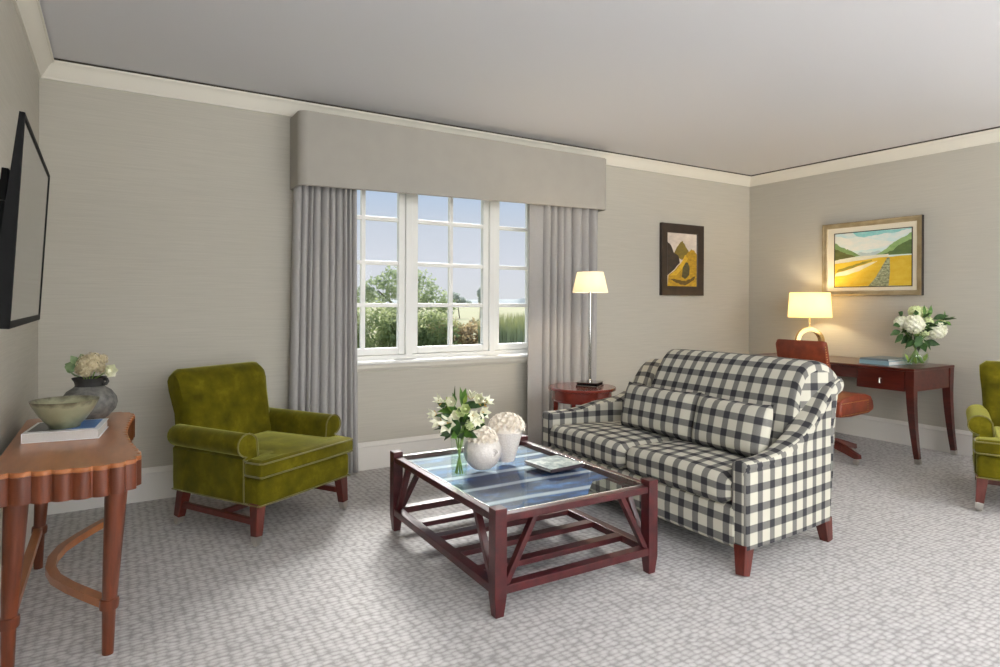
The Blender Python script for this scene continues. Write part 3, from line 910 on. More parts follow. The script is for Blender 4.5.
# book on console
def book(name, label, loc, rotz, w, d, h, cover, pages, cat='book', spine='x-', decal=None, group=None):
    b = thing(name, label, cat, loc, rotz, group)
    bm = NB(); c = 0.003
    box(bm, -w / 2, w / 2, -d / 2, d / 2, 0, c, 0.001, 1); box(bm, -w / 2, w / 2, -d / 2, d / 2, h - c, h, 0.001, 1)
    if spine == 'x-': box(bm, -w / 2, -w / 2 + c, -d / 2, d / 2, 0, h, 0.001, 1)
    elif spine == 'y-': box(bm, -w / 2, w / 2, -d / 2, -d / 2 + c, 0, h, 0.001, 1)
    else: box(bm, -w / 2, w / 2, d / 2 - c, d / 2, 0, h, 0.001, 1)
    mk('cover', bm, cover, b)
    bm = NB(); m_ = 0.005
    box(bm, -w / 2 + (c if spine == 'x-' else m_), w / 2 - m_, -d / 2 + (c if spine == 'y-' else m_), d / 2 - (c if spine == 'y+' else m_), c, h - c)
    mk('pages', bm, pages, b)
    if decal:
        bm = NB(); x0, x1, y0, y1 = decal[1]
        box(bm, x0, x1, y0, y1, h - 0.0005, h + 0.0006); mk('cover_photo', bm, decal[0], b)
    return b
def blue_cover():
    N = NT('blue_cover_photo'); v = N.coords(scale=(2, 4, 1)); a = N.noise(v, 4, 5)
    sx = N.n('ShaderNodeSeparateXYZ'); tc = N.n('ShaderNodeTexCoord'); N.l(tc.outputs['Object'], sx.inputs[0])
    t = N.math('ADD', N.math('MULTIPLY', sx.outputs[0], 3.2), N.math('ADD', N.math('MULTIPLY', a, 0.35), 0.32))
    N.color(N.ramp(t, [(0.25, rgb(46, 50, 56)), (0.42, rgb(70, 78, 92)), (0.55, rgb(40, 92, 160)), (0.8, rgb(60, 120, 190))])); N.set(Roughness=0.3)
    return N.m
M['whitecover'] = plain('white_book_cover', rgb(232, 233, 235), 0.35)
M['pages'] = plain('paper_pages', rgb(206, 204, 200), 0.8, vary=0.08, nscale=200)
book('coffee_table_book', 'white book with blue photo cover lying under the bowl on the console', (-0.164, 3.107, ZT_), math.radians(-7), 0.255, 0.25, 0.038, M['whitecover'], M['pages'], spine='x-', decal=(blue_cover(), (-0.115, 0.108, -0.09, 0.11)))
# bowl
def glaze(name, c):
    N = NT(name); v = N.coords()
    sx = N.n('ShaderNodeSeparateXYZ'); tc = N.n('ShaderNodeTexCoord'); N.l(tc.outputs['Object'], sx.inputs[0])
    t = N.math('ADD', N.math('MULTIPLY', sx.outputs[2], 5.0), N.math('MULTIPLY', N.noise(v, 30, 4), 0.3))
    N.color(N.ramp(t, c)); N.set(Roughness=0.28); N.b.inputs['Coat Weight'].default_value = 0.4
    return N.m
bowl = NB()
lathe(bowl, [(0.0, 0.006), (0.05, 0.006), (0.052, 0.0), (0.062, 0.0), (0.066, 0.012), (0.085, 0.03), (0.108, 0.06), (0.126, 0.09), (0.137, 0.112), (0.138, 0.115), (0.134, 0.114), (0.121, 0.09), (0.10, 0.06), (0.075, 0.032), (0.04, 0.018), (0.0, 0.015)], 48)
o = mk('bowl', bowl, glaze('grey_green_glaze', [(0.1, rgb(92, 96, 74)), (0.35, rgb(140, 142, 112)), (0.6, rgb(156, 156, 128)), (0.72, rgb(96, 92, 72))]), None, 50)
o.data.transform(Matrix.Diagonal((0.86, 0.86, 0.95, 1))); place(o, (-0.172, 3.085, ZT_ + 0.0388)); tag(o, 'wide grey green glazed bowl on the white book', 'bowl')
# stoneware vase
vs = thing('stoneware_vase', 'squat dark grey stoneware vase holding flowers on the console', 'vase', (-0.10, 3.44, ZT_))
M['stone'] = plain('dark_stoneware', rgb(122, 121, 116), 0.75, c2=rgb(82, 82, 79), nscale=40, bump=0.35)
M['stone_d'] = plain('blackened_stoneware', rgb(52, 51, 49), 0.7, c2=rgb(38, 37, 36), nscale=40, bump=0.3)
bm = NB(); lathe(bm, [(0.0, 0), (0.055, 0), (0.078, 0.018), (0.105, 0.05), (0.113, 0.078), (0.108, 0.105), (0.088, 0.135), (0.065, 0.15), (0.058, 0.158), (0.0, 0.158)], 40); mk('body', bm, M['stone'], vs, 50)
bm = NB(); lathe(bm, [(0.058, 0.150), (0.056, 0.165), (0.060, 0.18), (0.068, 0.192), (0.069, 0.196), (0.063, 0.195), (0.052, 0.18), (0.045, 0.16)], 40, caps=False); mk('neck', bm, M['stone_d'], vs, 60)
bm = NB(); tube(bm, [(0.054, -0.028, 0.190), (0.068, -0.036, 0.188), (0.072, -0.038, 0.178), (0.066, -0.035, 0.168), (0.052, -0.027, 0.166)], 0.0075, 8); mk('handle', bm, M['stone_d'], vs)

# television
tv = thing('television', 'flat black television on a tilting bracket on the left wall', 'television', (-0.30, 2.29, 1.42))
pn = Vector((-0.184, 1.85, 1.722)); pf = Vector((-0.200, 2.735, 1.690))
ax_l = (pf - pn); ax_l.z = 0; Lg = 0.888; ax_l.normalize()
tilt = math.radians(3.1)
dn = Vector((-math.sin(tilt), 0, -math.cos(tilt))); nr = ax_l.cross(dn).normalized()
if nr.x < 0: nr = -nr
Mt = Matrix.Identity(4)
for i in range(3): Mt[i][0] = ax_l[i]; Mt[i][1] = dn[i]; Mt[i][2] = nr[i]
Mt.translation = Vector((-0.184, 1.85, 1.684))
Hh = 0.512
bm = NB(); t_ = NB(); loft(t_, [[(x, 0, -0.003), (x, Hh, -0.003), (x, Hh, -0.038), (x, Hh * 0.5, -0.026), (x, 0, -0.010)] for x in (0, Lg)]); t_.transform(Mt); join(bm, t_); box(bm, 0.09, Lg - 0.09, 0.20, Hh - 0.03, -0.055, -0.026, 0.012, 2, Mt)
mk('housing', bm, M['black'], tv, world=True)
bm = NB()
for (a, b, c, d) in ((0, Lg, 0, 0.012), (0, Lg, Hh - 0.018, Hh), (0, 0.012, 0, Hh), (Lg - 0.012, Lg, 0, Hh)): box(bm, a, b, c, d, -0.006, 0.0015, 0.001, 1, Mt)
mk('bezel', bm, M['black'], tv, world=True)
bm = NB(); box(bm, 0.011, Lg - 0.011, 0.011, Hh - 0.017, -0.006, -0.0012, 0, 1, Mt); mk('screen', bm, M['screen'], tv, world=True)
bm = NB(); box(bm, XL + 0.001, XL + 0.022, 2.14, 2.42, 1.33, 1.56, 0.003)
for y in (2.17, 2.39):
    beam(bm, (XL + 0.02, y, 1.50), (-0.262, y, 1.56), 0.022, 0.03, bev=0.003); beam(bm, (XL + 0.02, y, 1.38), (-0.272, y, 1.36), 0.022, 0.03, bev=0.003)
    beam(bm, (-0.256, y, 1.60), (-0.278, y, 1.31), 0.03, 0.016, up=(1, 0, 0), bev=0.002)
mk('wall_bracket', bm, M['black'], tv, world=True)

# ------------------------------------------------------------------ round side table and its lamp
SX, SY = 3.045, 3.775
st_ = thing('side_table', 'round cherry wood side table behind the far sofa arm', 'side table', (SX, SY, 0))
bm = NB(); lathe(bm, [(0.0, 0.577), (0.248, 0.577), (0.257, 0.582), (0.258, 0.594), (0.254, 0.602), (0.0, 0.602)], 56); mk('tabletop', bm, M['cherry'], st_, 30)
bm = NB(); lathe(bm, [(0.21, 0.495), (0.230, 0.495), (0.231, 0.503), (0.227, 0.507), (0.227, 0.577), (0.21, 0.577), (0.21, 0.495)], 56, caps=False); mk('apron', bm, M['cherry'], st_, 30)
for k in range(4):
    a = math.radians(-20 + 90 * k); c_, s_ = math.cos(a) * 0.208, math.sin(a) * 0.208
    bm = NB(); beam(bm, (c_, s_, 0.577), (c_ * 1.06, s_ * 1.06, 0), 0.036, 0.036, 0.024, 0.024, up=(-s_, c_, 0), bev=0.003); mk('leg', bm, M['cherry'], st_)
bm = NB(); lathe(bm, [(0.0, 0.16), (0.185, 0.16), (0.19, 0.168), (0.185, 0.176), (0.0, 0.176)], 48); mk('shelf', bm, M['cherry'], st_, 30)

lp = thing('stick_lamp', 'slim chrome stick lamp with white shade on the round side table', 'lamp', (3.095, 3.742, 0.6022), math.radians(33))
bm = NB(); box(bm, -0.085, 0.085, -0.085, 0.085, 0.0, 0.014, 0.003); mk('lower_plinth', bm, M['chrome'], lp)
bm = NB(); box(bm, -0.078, 0.078, -0.078, 0.078, 0.014, 0.030, 0.002); mk('black_plinth', bm, M['black'], lp)
bm = NB(); box(bm, -0.082, 0.082, -0.082, 0.082, 0.030, 0.037, 0.002); mk('upper_plinth', bm, M['chrome'], lp)
bm = NB(); lathe(bm, [(0.0, 0.037), (0.018, 0.037), (0.018, 0.05), (0.011, 0.056), (0.010, 0.70), (0.012, 0.705), (0.012, 0.735), (0.0, 0.735)], 20); mk('stem', bm, M['chrome'], lp)
def shade(r0, r1, h, z, mt, parent, th=0.002):
    bm = NB(); lathe(bm, [(r0, z), (r1, z + h), (r1 - th, z + h), (r0 - th, z), (r0, z)], 48, caps=False); return mk('lamp_shade', bm, mt, parent, 50)
sh = shade(0.136, 0.100, 0.156, 0.716, M['shade_w'], lp)
bm = NB()
for k in range(3):
    a = 2 * PI * k / 3; beam(bm, (0, 0, 0.735), (0.115 * math.cos(a), 0.115 * math.sin(a), 0.79), 0.003, 0.003)
mk('shade_carrier', bm, M['chrome'], sh)

# ------------------------------------------------------------------ desk
dk = thing('desk', 'dark mahogany writing desk with sabre legs against the right wall', 'desk', (5.60, 3.25, 0))
DX0, DX1, DY0, DY1 = 5.275, 5.93, 2.485, 4.02
bm = NB(); box(bm, DX0 - 0.006, DX1, DY0 - 0.006, DY1 + 0.006, 0.716, 0.737, 0.005); mk('desktop', bm, M['deskwood'], dk, world=True)
bm = NB()
box(bm, DX0 + 0.012, DX1 - 0.01, DY0 + 0.008, DY0 + 0.03, 0.556, 0.716); box(bm, DX0 + 0.012, DX1 - 0.01, DY1 - 0.03, DY1 - 0.008, 0.556, 0.716)
box(bm, DX1 - 0.035, DX1 - 0.012, DY0 + 0.01, DY1 - 0.01, 0.60, 0.716)
box(bm, DX0 + 0.02, DX1 - 0.02, 2.915, 2.935, 0.552, 0.716); box(bm, DX0 + 0.02, DX1 - 0.02, DY1 - 0.45, DY1 - 0.43, 0.552, 0.716)
box(bm, DX0 + 0.016, DX0 + 0.036, 2.93, DY1 - 0.43, 0.622, 0.716)
mk('apron', bm, M['deskwood'], dk, world=True)
for y0, y1 in ((DY0 + 0.068, 2.918), (DY1 - 0.433, DY1 - 0.068)):
    bm = NB(); box(bm, DX0 + 0.004, DX0 + 0.30, y0, y1, 0.552, 0.712, 0.004); dr = mk('drawer', bm, M['deskwood'], dk, world=True)
    ym = (y0 + y1) / 2
    bm = NB(); tube(bm, [(DX0 + 0.006, ym, 0.640), (DX0 - 0.012, ym, 0.640)], 0.007, 10); tube(bm, [(DX0 - 0.010, ym, 0.640), (DX0 - 0.012, ym, 0.622), (DX0 - 0.010, ym, 0.604)], [0.004, 0.006, 0.009], 10)
    mk('drop_handle', bm, M['steel'], dr, world=True)
for (x, sy, y) in ((DX0 + 0.032, -1, DY0 + 0.034), (DX1 - 0.036, -1, DY0 + 0.034), (DX0 + 0.032, 1, DY1 - 0.034), (DX1 - 0.036, 1, DY1 - 0.034)):
    bm = NB(); rings = []
    zs = [0.716, 0.56, 0.45, 0.34, 0.24, 0.15, 0.08, 0.035]
    def st(z):
        t = 1 - z / 0.716; return y + sy * (0.004 + 0.075 * max(0, t - 0.2) ** 1.7), lerp(0.066, 0.036, min(1, t * 1.05))
    for z in zs:
        yy, w = st(z); rings.append([(x - w / 2, yy - w / 2, z), (x + w / 2, yy - w / 2, z), (x + w / 2, yy + w / 2, z), (x - w / 2, yy + w / 2, z)])
    loft(bm, rings); lg = mk('leg', bm, M['deskwood'], dk, world=True)
    bm = NB(); ya, wa = st(0.036); yb, wb = st(0.0); beam(bm, (x, ya, 0.038), (x, yb, 0.0), wa + 0.002, wa + 0.002, wb + 0.001, wb + 0.001, up=(0, 1, 0)); mk('foot_cap', bm, M['steel'], lg, world=True)
DZ = 0.7372

# desk lamp with ring base
dl = thing('ring_lamp', 'desk lamp with gold ring base and cream drum shade', 'lamp', (5.66, 3.585, DZ), math.radians(-32))
M['goldring'] = plain('champagne_gold', rgb(228, 190, 126), 0.25, 0.75)
bm = NB(); box(bm, -0.075, 0.075, -0.045, 0.045, 0, 0.016, 0.003); mk('plinth', bm, M['goldring'], dl)
bm = NB(); rings = []; n = 56
for k in range(n + 1):
    a = 2 * PI * k / n; wv = 0.030 * (0.9 + 0.25 * math.sin(a + 0.8)); ri, ro = 0.096, 0.132
    ca, sa = math.cos(a), math.sin(a); tw = 0.012 * math.sin(a)
    rings.append([(ri * ca, -wv + tw, 0.145 + ri * sa), (ro * ca, -wv * 0.8 + tw, 0.145 + ro * sa), (ro * ca, wv * 0.8 + tw, 0.145 + ro * sa), (ri * ca, wv + tw, 0.145 + ri * sa)])
loft(bm, rings, caps=False); bmesh.ops.remove_doubles(bm, verts=bm.verts[:], dist=1e-5); mk('ring', bm, M['goldring'], dl, 60)
bm = NB(); lathe(bm, [(0, 0.275), (0.012, 0.275), (0.009, 0.285), (0.008, 0.40), (0.014, 0.402), (0.014, 0.44), (0, 0.44)], 16); mk('stem', bm, M['goldring'], dl)
sh = shade(0.192, 0.176, 0.236, 0.372, M['shade_y'], dl)
bm = NB()
for k in range(3):
    a = 2 * PI * k / 3; beam(bm, (0, 0, 0.44), (0.178 * math.cos(a), 0.178 * math.sin(a), 0.585), 0.003, 0.003)
mk('shade_carrier', bm, M['steel'], sh)

# desk chair (swivel)
dc = thing('desk_chair', 'brown leather swivel chair with nailhead trim at the desk', 'chair', (4.93, 2.98, 0), math.radians(3))
bm = NB()
prof_ = [(-0.25, 0.375), (-0.255, 0.40), (-0.25, 0.49), (-0.2, 0.515), (0.0, 0.53), (0.14, 0.525), (0.215, 0.505), (0.25, 0.465), (0.262, 0.42), (0.255, 0.395), (0.18, 0.372), (-0.1, 0.366)]
rings = [[(x * (1 - s), y, lerp(z, 0.435, s * 2)) for x, z in prof_] for y, s in ((-0.25, 0.04), (-0.245, 0.01), (-0.23, 0), (0, 0), (0.23, 0), (0.245, 0.01), (0.25, 0.04))]
loft(bm, rings); seat = mk('seat', bm, M['leather'], dc, 50)
for y in (-0.2505, 0.2505):
    bm = NB()
    pts = [(-0.24, 0.385)] + [(-0.24 + 0.02 * i, 0.385) for i in range(1, 21)] + [(0.16, 0.385 + 0.018 * i) for i in range(1, 6)] + [(0.16 - 0.02 * i, 0.478) for i in range(0, 21)]
    for x, z in pts:
        bmesh.ops.create_icosphere(bm, subdivisions=1, radius=0.0042, matrix=Matrix.Translation((x, y, z)))
    mk('nail_trim', bm, M['brass'], seat)
bm = NB(); rings = []
for y, s in ((-0.19, 0.03), (-0.185, 0.008), (-0.17, 0), (0, 0), (0.17, 0), (0.185, 0.008), (0.19, 0.03)):
    cv = 0.02 * (y / 0.19) ** 2
    prof_ = [(-0.20, 0.52), (-0.235, 0.66), (-0.285, 0.82), (-0.315, 0.925), (-0.325, 0.950), (-0.345, 0.953), (-0.36, 0.932), (-0.335, 0.81), (-0.29, 0.66), (-0.255, 0.52)]
    rings.append([(x + cv, y * (1 + 0.06 * (z - 0.52) / 0.4), z - s * 0.6 if z > 0.8 else z + s * 0.6) for x, z in prof_])
loft(bm, rings); bm.transform(Matrix.Translation((0, 0.03, 0))); back = mk('backrest', bm, M['leather'], dc, 50)
for sy in (-1, 1):
    bm = NB()
    for i in range(20):
        t = i / 19; z = 0.54 + 0.37 * t; x = -0.258 - 0.105 * t ** 1.2 + 0.04
        bmesh.ops.create_icosphere(bm, subdivisions=1, radius=0.0042, matrix=Matrix.Translation((x - 0.01, 0.03 + sy * 0.191 * (1 + 0.06 * t), z)))
    mk('nail_trim', bm, M['brass'], back)
bm = NB(); beam(bm, (-0.20, 0, 0.40), (-0.225, 0, 0.56), 0.09, 0.03, bev=0.004); mk('back_bracket', bm, M['legred'], dc)
bm = NB(); lathe(bm, [(0, 0.10), (0.05, 0.10), (0.045, 0.16), (0.026, 0.18), (0.026, 0.30), (0.05, 0.33), (0.11, 0.355), (0.11, 0.372), (0, 0.372)], 24); mk('column', bm, M['legred'], dc)
for k in range(4):
    a = math.radians(-15 + 90 * k); ca, sa = math.cos(a), math.sin(a)
    bm = NB(); rings = []
    for r, z, w, h in ((0.02, 0.125, 0.06, 0.06), (0.10, 0.118, 0.056, 0.054), (0.22, 0.088, 0.052, 0.046), (0.29, 0.068, 0.052, 0.04), (0.315, 0.066, 0.044, 0.03)):
        c = Vector((ca * r, sa * r, z)); s = Vector((-sa, ca, 0)) * w / 2
        rings.append([c - s - Vector((0, 0, h / 2)), c + s - Vector((0, 0, h / 2)), c + s * 0.7 + Vector((0, 0, h / 2)), c - s * 0.7 + Vector((0, 0, h / 2))])
    loft(bm, rings); lg = mk('foot', bm, M['legred'], dc, 45)
    bm = NB(); t_ = NB(); lathe(t_, [(0, -0.012), (0.02, -0.012), (0.023, -0.006), (0.023, 0.006), (0.02, 0.012), (0, 0.012)], 18)
    t_.transform(Matrix.Translation((ca * 0.285, sa * 0.285, 0.023)) @ Matrix.Rotation(a, 4, 'Z') @ Matrix.Rotation(PI / 2, 4, 'X')); join(bm, t_)
    beam(bm, (ca * 0.285, sa * 0.285, 0.03), (ca * 0.285, sa * 0.285, 0.055), 0.012, 0.012); mk('castor', bm, M['steel'], lg)
#PART3

# ------------------------------------------------------------------ framed pictures
def paint(name, a, b, sc=14):
    N = NT(name); v = N.coords(scale=(1, 1, 2)); N.color(N.ramp(N.noise(v, sc, 5, 0.65), [(0.3, a), (0.7, b)])); N.set(Roughness=0.55)
    return N.m
def picture(name, label, origin, ex, w, h, nrm, fwid, fdep, frame_m, side_m, inner, mat_m, layers, lip=None):
    """origin: lower corner of the frame on the wall, ex: horizontal direction"""
    ex = Vector(ex); ez = Vector((0, 0, 1)); nn = Vector(nrm)
    Mx = Matrix.Identity(4)
    for i in range(3): Mx[i][0] = ex[i]; Mx[i][1] = ez[i]; Mx[i][2] = nn[i]
    Mx.translation = Vector(origin)
    c = Mx @ Vector((w / 2, h / 2, 0))
    p = thing(name, label, 'picture', c)
    bm = NB()
    pr = [(0, 0), (0, fdep), (fwid * 0.25, fdep), (fwid * 0.45, fdep * 0.86), (fwid * 0.9, fdep * 0.72), (fwid, fdep * 0.55), (fwid, 0)]
    corners = [((0, 0), (1, 1)), ((w, 0), (-1, 1)), ((w, h), (-1, -1)), ((0, h), (1, -1))]
    rings = [[(cx + dx * a, cy + dy * a, b) for a, b in pr] for (cx, cy), (dx, dy) in corners]
    rings.append(rings[0]); loft(bm, rings, caps=False); bmesh.ops.remove_doubles(bm, verts=bm.verts[:], dist=1e-6)
    bm.transform(Mx)
    mk('frame', bm, frame_m, p, 25, world=True)
    if side_m:
        bm = NB(); e = 0.0015
        for (a, b, c_, d) in ((-e, 0, -e, h + e), (w, w + e, -e, h + e), (0, w, -e, 0), (0, w, h, h + e)): box(bm, a, b, c_, d, 0.0, fdep - 0.004, 0, 1, Mx)
        mk('frame_side', bm, side_m, p, world=True)
    ix0, ix1, iy0, iy1 = inner
    if mat_m:
        bm = NB(); box(bm, fwid * 0.9, w - fwid * 0.9, fwid * 0.9, h - fwid * 0.9, 0.002, fdep * 0.5, 0, 1, Mx); mk('mount_board', bm, mat_m, p, world=True)
        bm = NB(); t = 0.007; z0, z1 = fdep * 0.5, fdep * 0.5 + 0.004
        for (a, b, c_, d) in ((ix0 - t, ix0, iy0 - t, iy1 + t), (ix1, ix1 + t, iy0 - t, iy1 + t), (ix0, ix1, iy0 - t, iy0), (ix0, ix1, iy1, iy1 + t)): box(bm, a, b, c_, d, z0, z1, 0, 1, Mx)
        mk('inner_fillet', bm, lip, p, world=True)
    zb = fdep * 0.5 + 0.0006
    bm = NB(); mats = []
    for k, (m_, poly) in enumerate(layers):
        mats.append(m_)
        vs = [bm.verts.new(Mx @ Vector((ix0 + (ix1 - ix0) * s, iy0 + (iy1 - iy0) * t, zb + 0.00025 * k))) for s, t in poly]
        f = bm.faces.new(vs); f.material_index = k
        f.normal_update()
        if f.normal.dot(nn) < 0: f.normal_flip()
    bmesh.ops.triangulate(bm, faces=[f for f in bm.faces if len(f.verts) > 4])
    mk('painting', bm, mats, p, 180, world=True, recalc=False)
    return p
def wav(pts, n=5, amp=0.012):
    r = []
    for a, b in zip(pts, pts[1:]):
        for i in range(n):
            t = i / n; r.append((lerp(a[0], b[0], t), lerp(a[1], b[1], t) + (random.uniform(-amp, amp) if i else 0)))
    r.append(pts[-1]); return r
full = [(0, 0), (1, 0), (1, 1), (0, 1)]
L1 = [
 (paint('paint_sky', rgb(190, 224, 226), rgb(232, 232, 226), 9), full),
 (paint('paint_teal_cloud', rgb(120, 200, 200), rgb(170, 216, 214), 20), wav([(0.3, 0.93), (0.42, 0.9), (0.62, 0.93), (0.85, 0.95), (1, 0.99), (1, 1), (0.25, 1)])),
 (paint('paint_cloud', rgb(236, 232, 222), rgb(214, 226, 222), 12), wav([(0, 0.76), (0.3, 0.66), (0.6, 0.68), (0.8, 0.78), (0.5, 0.86), (0.2, 0.9), (0, 0.96)])),
 (paint('paint_far_hill', rgb(166, 190, 196), rgb(196, 208, 204), 14), wav([(0.2, 0.55), (0.34, 0.63), (0.46, 0.61), (0.6, 0.64), (0.72, 0.55)])),
 (paint('paint_green_hill', rgb(140, 164, 110), rgb(110, 140, 84), 12), wav([(0, 0.5), (0, 0.83), (0.10, 0.74), (0.2, 0.68), (0.36, 0.57)])),
 (paint('paint_dark_hill', rgb(82, 86, 42), rgb(110, 112, 60), 12), wav([(0, 0.46), (0, 0.72), (0.1, 0.66), (0.2, 0.6), (0.31, 0.545), (0.2, 0.5)])),
 (paint('paint_green_slope', rgb(120, 160, 96), rgb(160, 186, 128), 12), wav([(0.5, 0.55), (0.64, 0.62), (0.76, 0.74), (0.88, 0.84), (1, 0.92), (1, 0.55)])),
 (paint('paint_dark_slope', rgb(70, 96, 56), rgb(100, 122, 66), 12), wav([(0.62, 0.555), (0.76, 0.62), (0.86, 0.72), (1, 0.80), (1, 0.55)])),
 (paint('paint_yellow_field', rgb(214, 172, 30), rgb(226, 196, 70), 10), wav([(0, 0), (1, 0), (1, 0.53), (0.7, 0.52), (0.45, 0.5), (0.2, 0.46), (0, 0.44)], 4, 0.006)),
 (paint('paint_river', rgb(226, 222, 204), rgb(206, 206, 184), 12), wav([(0.0, 0.44), (0.25, 0.47), (0.5, 0.5), (0.72, 0.535), (0.72, 0.57), (0.4, 0.56), (0.15, 0.53), (0, 0.5)], 4, 0.006)),
 (paint('paint_olive_bank', rgb(120, 116, 40), rgb(160, 146, 50), 16), wav([(0.02, 0.27), (0.25, 0.34), (0.52, 0.46), (0.5, 0.475), (0.3, 0.42), (0.05, 0.33)])),
 (paint('paint_path', rgb(232, 226, 200), rgb(214, 206, 170), 12), wav([(0.0, 0.2), (0.15, 0.21), (0.33, 0.28), (0.58, 0.45), (0.52, 0.44), (0.25, 0.34), (0.02, 0.26)], 4, 0.006)),
 (paint('paint_stone_wall', rgb(196, 204, 170), rgb(70, 76, 44), 40), wav([(0.46, 0.0), (0.72, 0.0), (0.74, 0.25), (0.735, 0.5), (0.70, 0.5), (0.64, 0.36), (0.56, 0.16)], 4, 0.01)),
]
M['champ'] = plain('champagne_frame', rgb(190, 176, 146), 0.35, 0.6, c2=rgb(160, 142, 108), nscale=8)
M['mount'] = plain('cream_mount_board', rgb(226, 218, 198), 0.8)
M['darkside'] = plain('dark_frame_wood', rgb(44, 34, 28), 0.5)
picture('landscape_picture', 'wide landscape of yellow fields in champagne frame above the desk', (XR - 0.0005, 3.622, 1.318), (0, -1, 0), 0.892, 0.692, (-1, 0, 0), 0.045, 0.042, M['champ'], M['darkside'], (0.118, 0.806, 0.085, 0.592), M['mount'], L1, M['darkside'])
L2 = [
 (paint('paint_pale_sky', rgb(226, 214, 200), rgb(196, 182, 172), 9), full),
 (paint('paint_peak', rgb(140, 118, 34), rgb(110, 96, 44), 18), wav([(0.18, 0.58), (0.3, 0.72), (0.42, 0.82), (0.5, 0.86), (0.58, 0.80), (0.66, 0.72), (0.75, 0.64), (0.5, 0.5)], 4)),
 (paint('paint_dark_rock', rgb(44, 36, 32), rgb(70, 56, 44), 18), wav([(0, 0.2), (0, 0.83), (0.12, 0.76), (0.22, 0.62), (0.38, 0.56), (0.42, 0.44), (0.2, 0.3)], 4)),
 (paint('paint_gold_slope', rgb(204, 164, 32), rgb(150, 112, 28), 26), wav([(0, 0), (1, 0), (1, 0.62), (0.9, 0.70), (0.8, 0.71), (0.68, 0.64), (0.55, 0.5), (0.3, 0.34), (0.03, 0.2)], 4)),
 (paint('paint_yellow_light', rgb(222, 190, 50), rgb(200, 150, 36), 30), wav([(0.06, 0.2), (0.3, 0.3), (0.48, 0.46), (0.6, 0.6), (0.7, 0.52), (0.5, 0.34), (0.3, 0.2)], 4)),
 (paint('paint_cave', rgb(60, 56, 36), rgb(96, 88, 44), 30), wav([(0.48, 0.18), (0.52, 0.36), (0.62, 0.46), (0.70, 0.45), (0.76, 0.36), (0.74, 0.22), (0.6, 0.14)], 4)),
 (paint('paint_dark_streak', rgb(70, 54, 24), rgb(110, 84, 30), 40), wav([(0.1, 0.13), (0.4, 0.12), (0.62, 0.10), (0.95, 0.2), (0.9, 0.12), (0.6, 0.02), (0.3, 0.06)], 4)),
]
M['espresso'] = plain('espresso_frame', rgb(58, 44, 36), 0.45, c2=rgb(44, 32, 26), nscale=12)
picture('mountain_picture', 'small upright mountain picture in a dark wood frame above the sofa', (4.588, YB - 0.0005, 1.318), (1, 0, 0), 0.602, 0.717, (0, -1, 0), 0.092, 0.034, M['espresso'], None, (0.092, 0.51, 0.092, 0.625), None, L2)

# ------------------------------------------------------------------ flowers
UPV = Vector((0, 0, 1))
def blade(bm, p, d0, d1, L, W, n=4, cup=0.15, fat=0.45, face=None):
    p = Vector(p); d0 = Vector(d0).normalized(); d1 = Vector(d1).normalized()
    side = d0.cross(Vector(face)) if face is not None else d0.cross(d1)
    if side.length < 1e-3: side = d0.cross(Vector((0.3, 0.5, 0.8)))
    side.normalize(); rows = []
    q = p.copy()
    for i in range(n + 1):
        t = i / n; d = d0.lerp(d1, t).normalized(); nn = side.cross(d)
        w = W / 2 * max(0.06, math.sin(PI * min(1, (t * (1 - 2 * (0.5 - fat) * 0) + 0.04) ** (math.log(0.5) / math.log(fat + 0.04)) )))
        rows.append([bm.verts.new(q - side * w + nn * cup * w), bm.verts.new(q), bm.verts.new(q + side * w + nn * cup * w)])
        q = q + d * (L / n)
    for a, b in zip(rows, rows[1:]):
        bm.faces.new((a[0], a[1], b[1], b[0])); bm.faces.new((a[1], a[2], b[2], b[1]))
def rdir(z=0.0, k=1.0):
    v = Vector((random.gauss(0, 1), random.gauss(0, 1), random.gauss(0, 1))).normalized() * k; v.z += z
    return v.normalized()
def frame_of(d):
    d = Vector(d).normalized(); a = d.cross(UPV if abs(d.z) < 0.9 else Vector((1, 0, 0))).normalized(); return d, a, d.cross(a)
def lily(par, p, d, r, m=None, open_=1.0):
    d, a, b = frame_of(d); p = Vector(p); bm = NB()
    for k in range(6):
        an = 2 * PI * k / 6 + random.uniform(-0.1, 0.1); o_ = a * math.cos(an) + b * math.sin(an)
        blade(bm, p, d * 1.0 + o_ * 0.25 * open_, o_ * open_ + d * (0.15 + 0.8 * (1 - open_)), r * 1.15, r * (0.52 if k % 2 else 0.42), 5, 0.35, 0.5)
    fl = mk('flower', bm, m or M['petal'], par, 70, world=True, recalc=False)
    bm = NB()
    for k in range(5):
        o_ = (d + rdir(0, 0.35)).normalized(); tube(bm, [p, p + o_ * r * 0.5], [r * 0.02, r * 0.05], 5)
    mk('stamen', bm, M['stamen'], fl, world=True)
def ball(par, p, r, n, m, pet=0.4, nm='flower'):
    """a rounded head of many small four petal florets"""
    bm = NB(); p = Vector(p)
    for i in range(n):
        z = 1 - 2 * (i + 0.5) / n; th = i * 2.39996; s = math.sqrt(1 - z * z)
        d = Vector((s * math.cos(th), s * math.sin(th), z)); d_, a, b = frame_of(d); c = p + d * r * random.uniform(0.78, 0.96)
        for k in range(4):
            an = 2 * PI * k / 4 + i; o_ = a * math.cos(an) + b * math.sin(an)
            blade(bm, c, o_ + d * 0.5, o_ - d * 0.1, r * pet, r * pet * 0.9, 2, 0.2)
    t_ = NB(); bmesh.ops.create_icosphere(t_, subdivisions=2, radius=r * 0.75, matrix=Matrix.Translation(p)); join(bm, t_)
    return mk(nm, bm, m, par, 75, world=True, recalc=False)
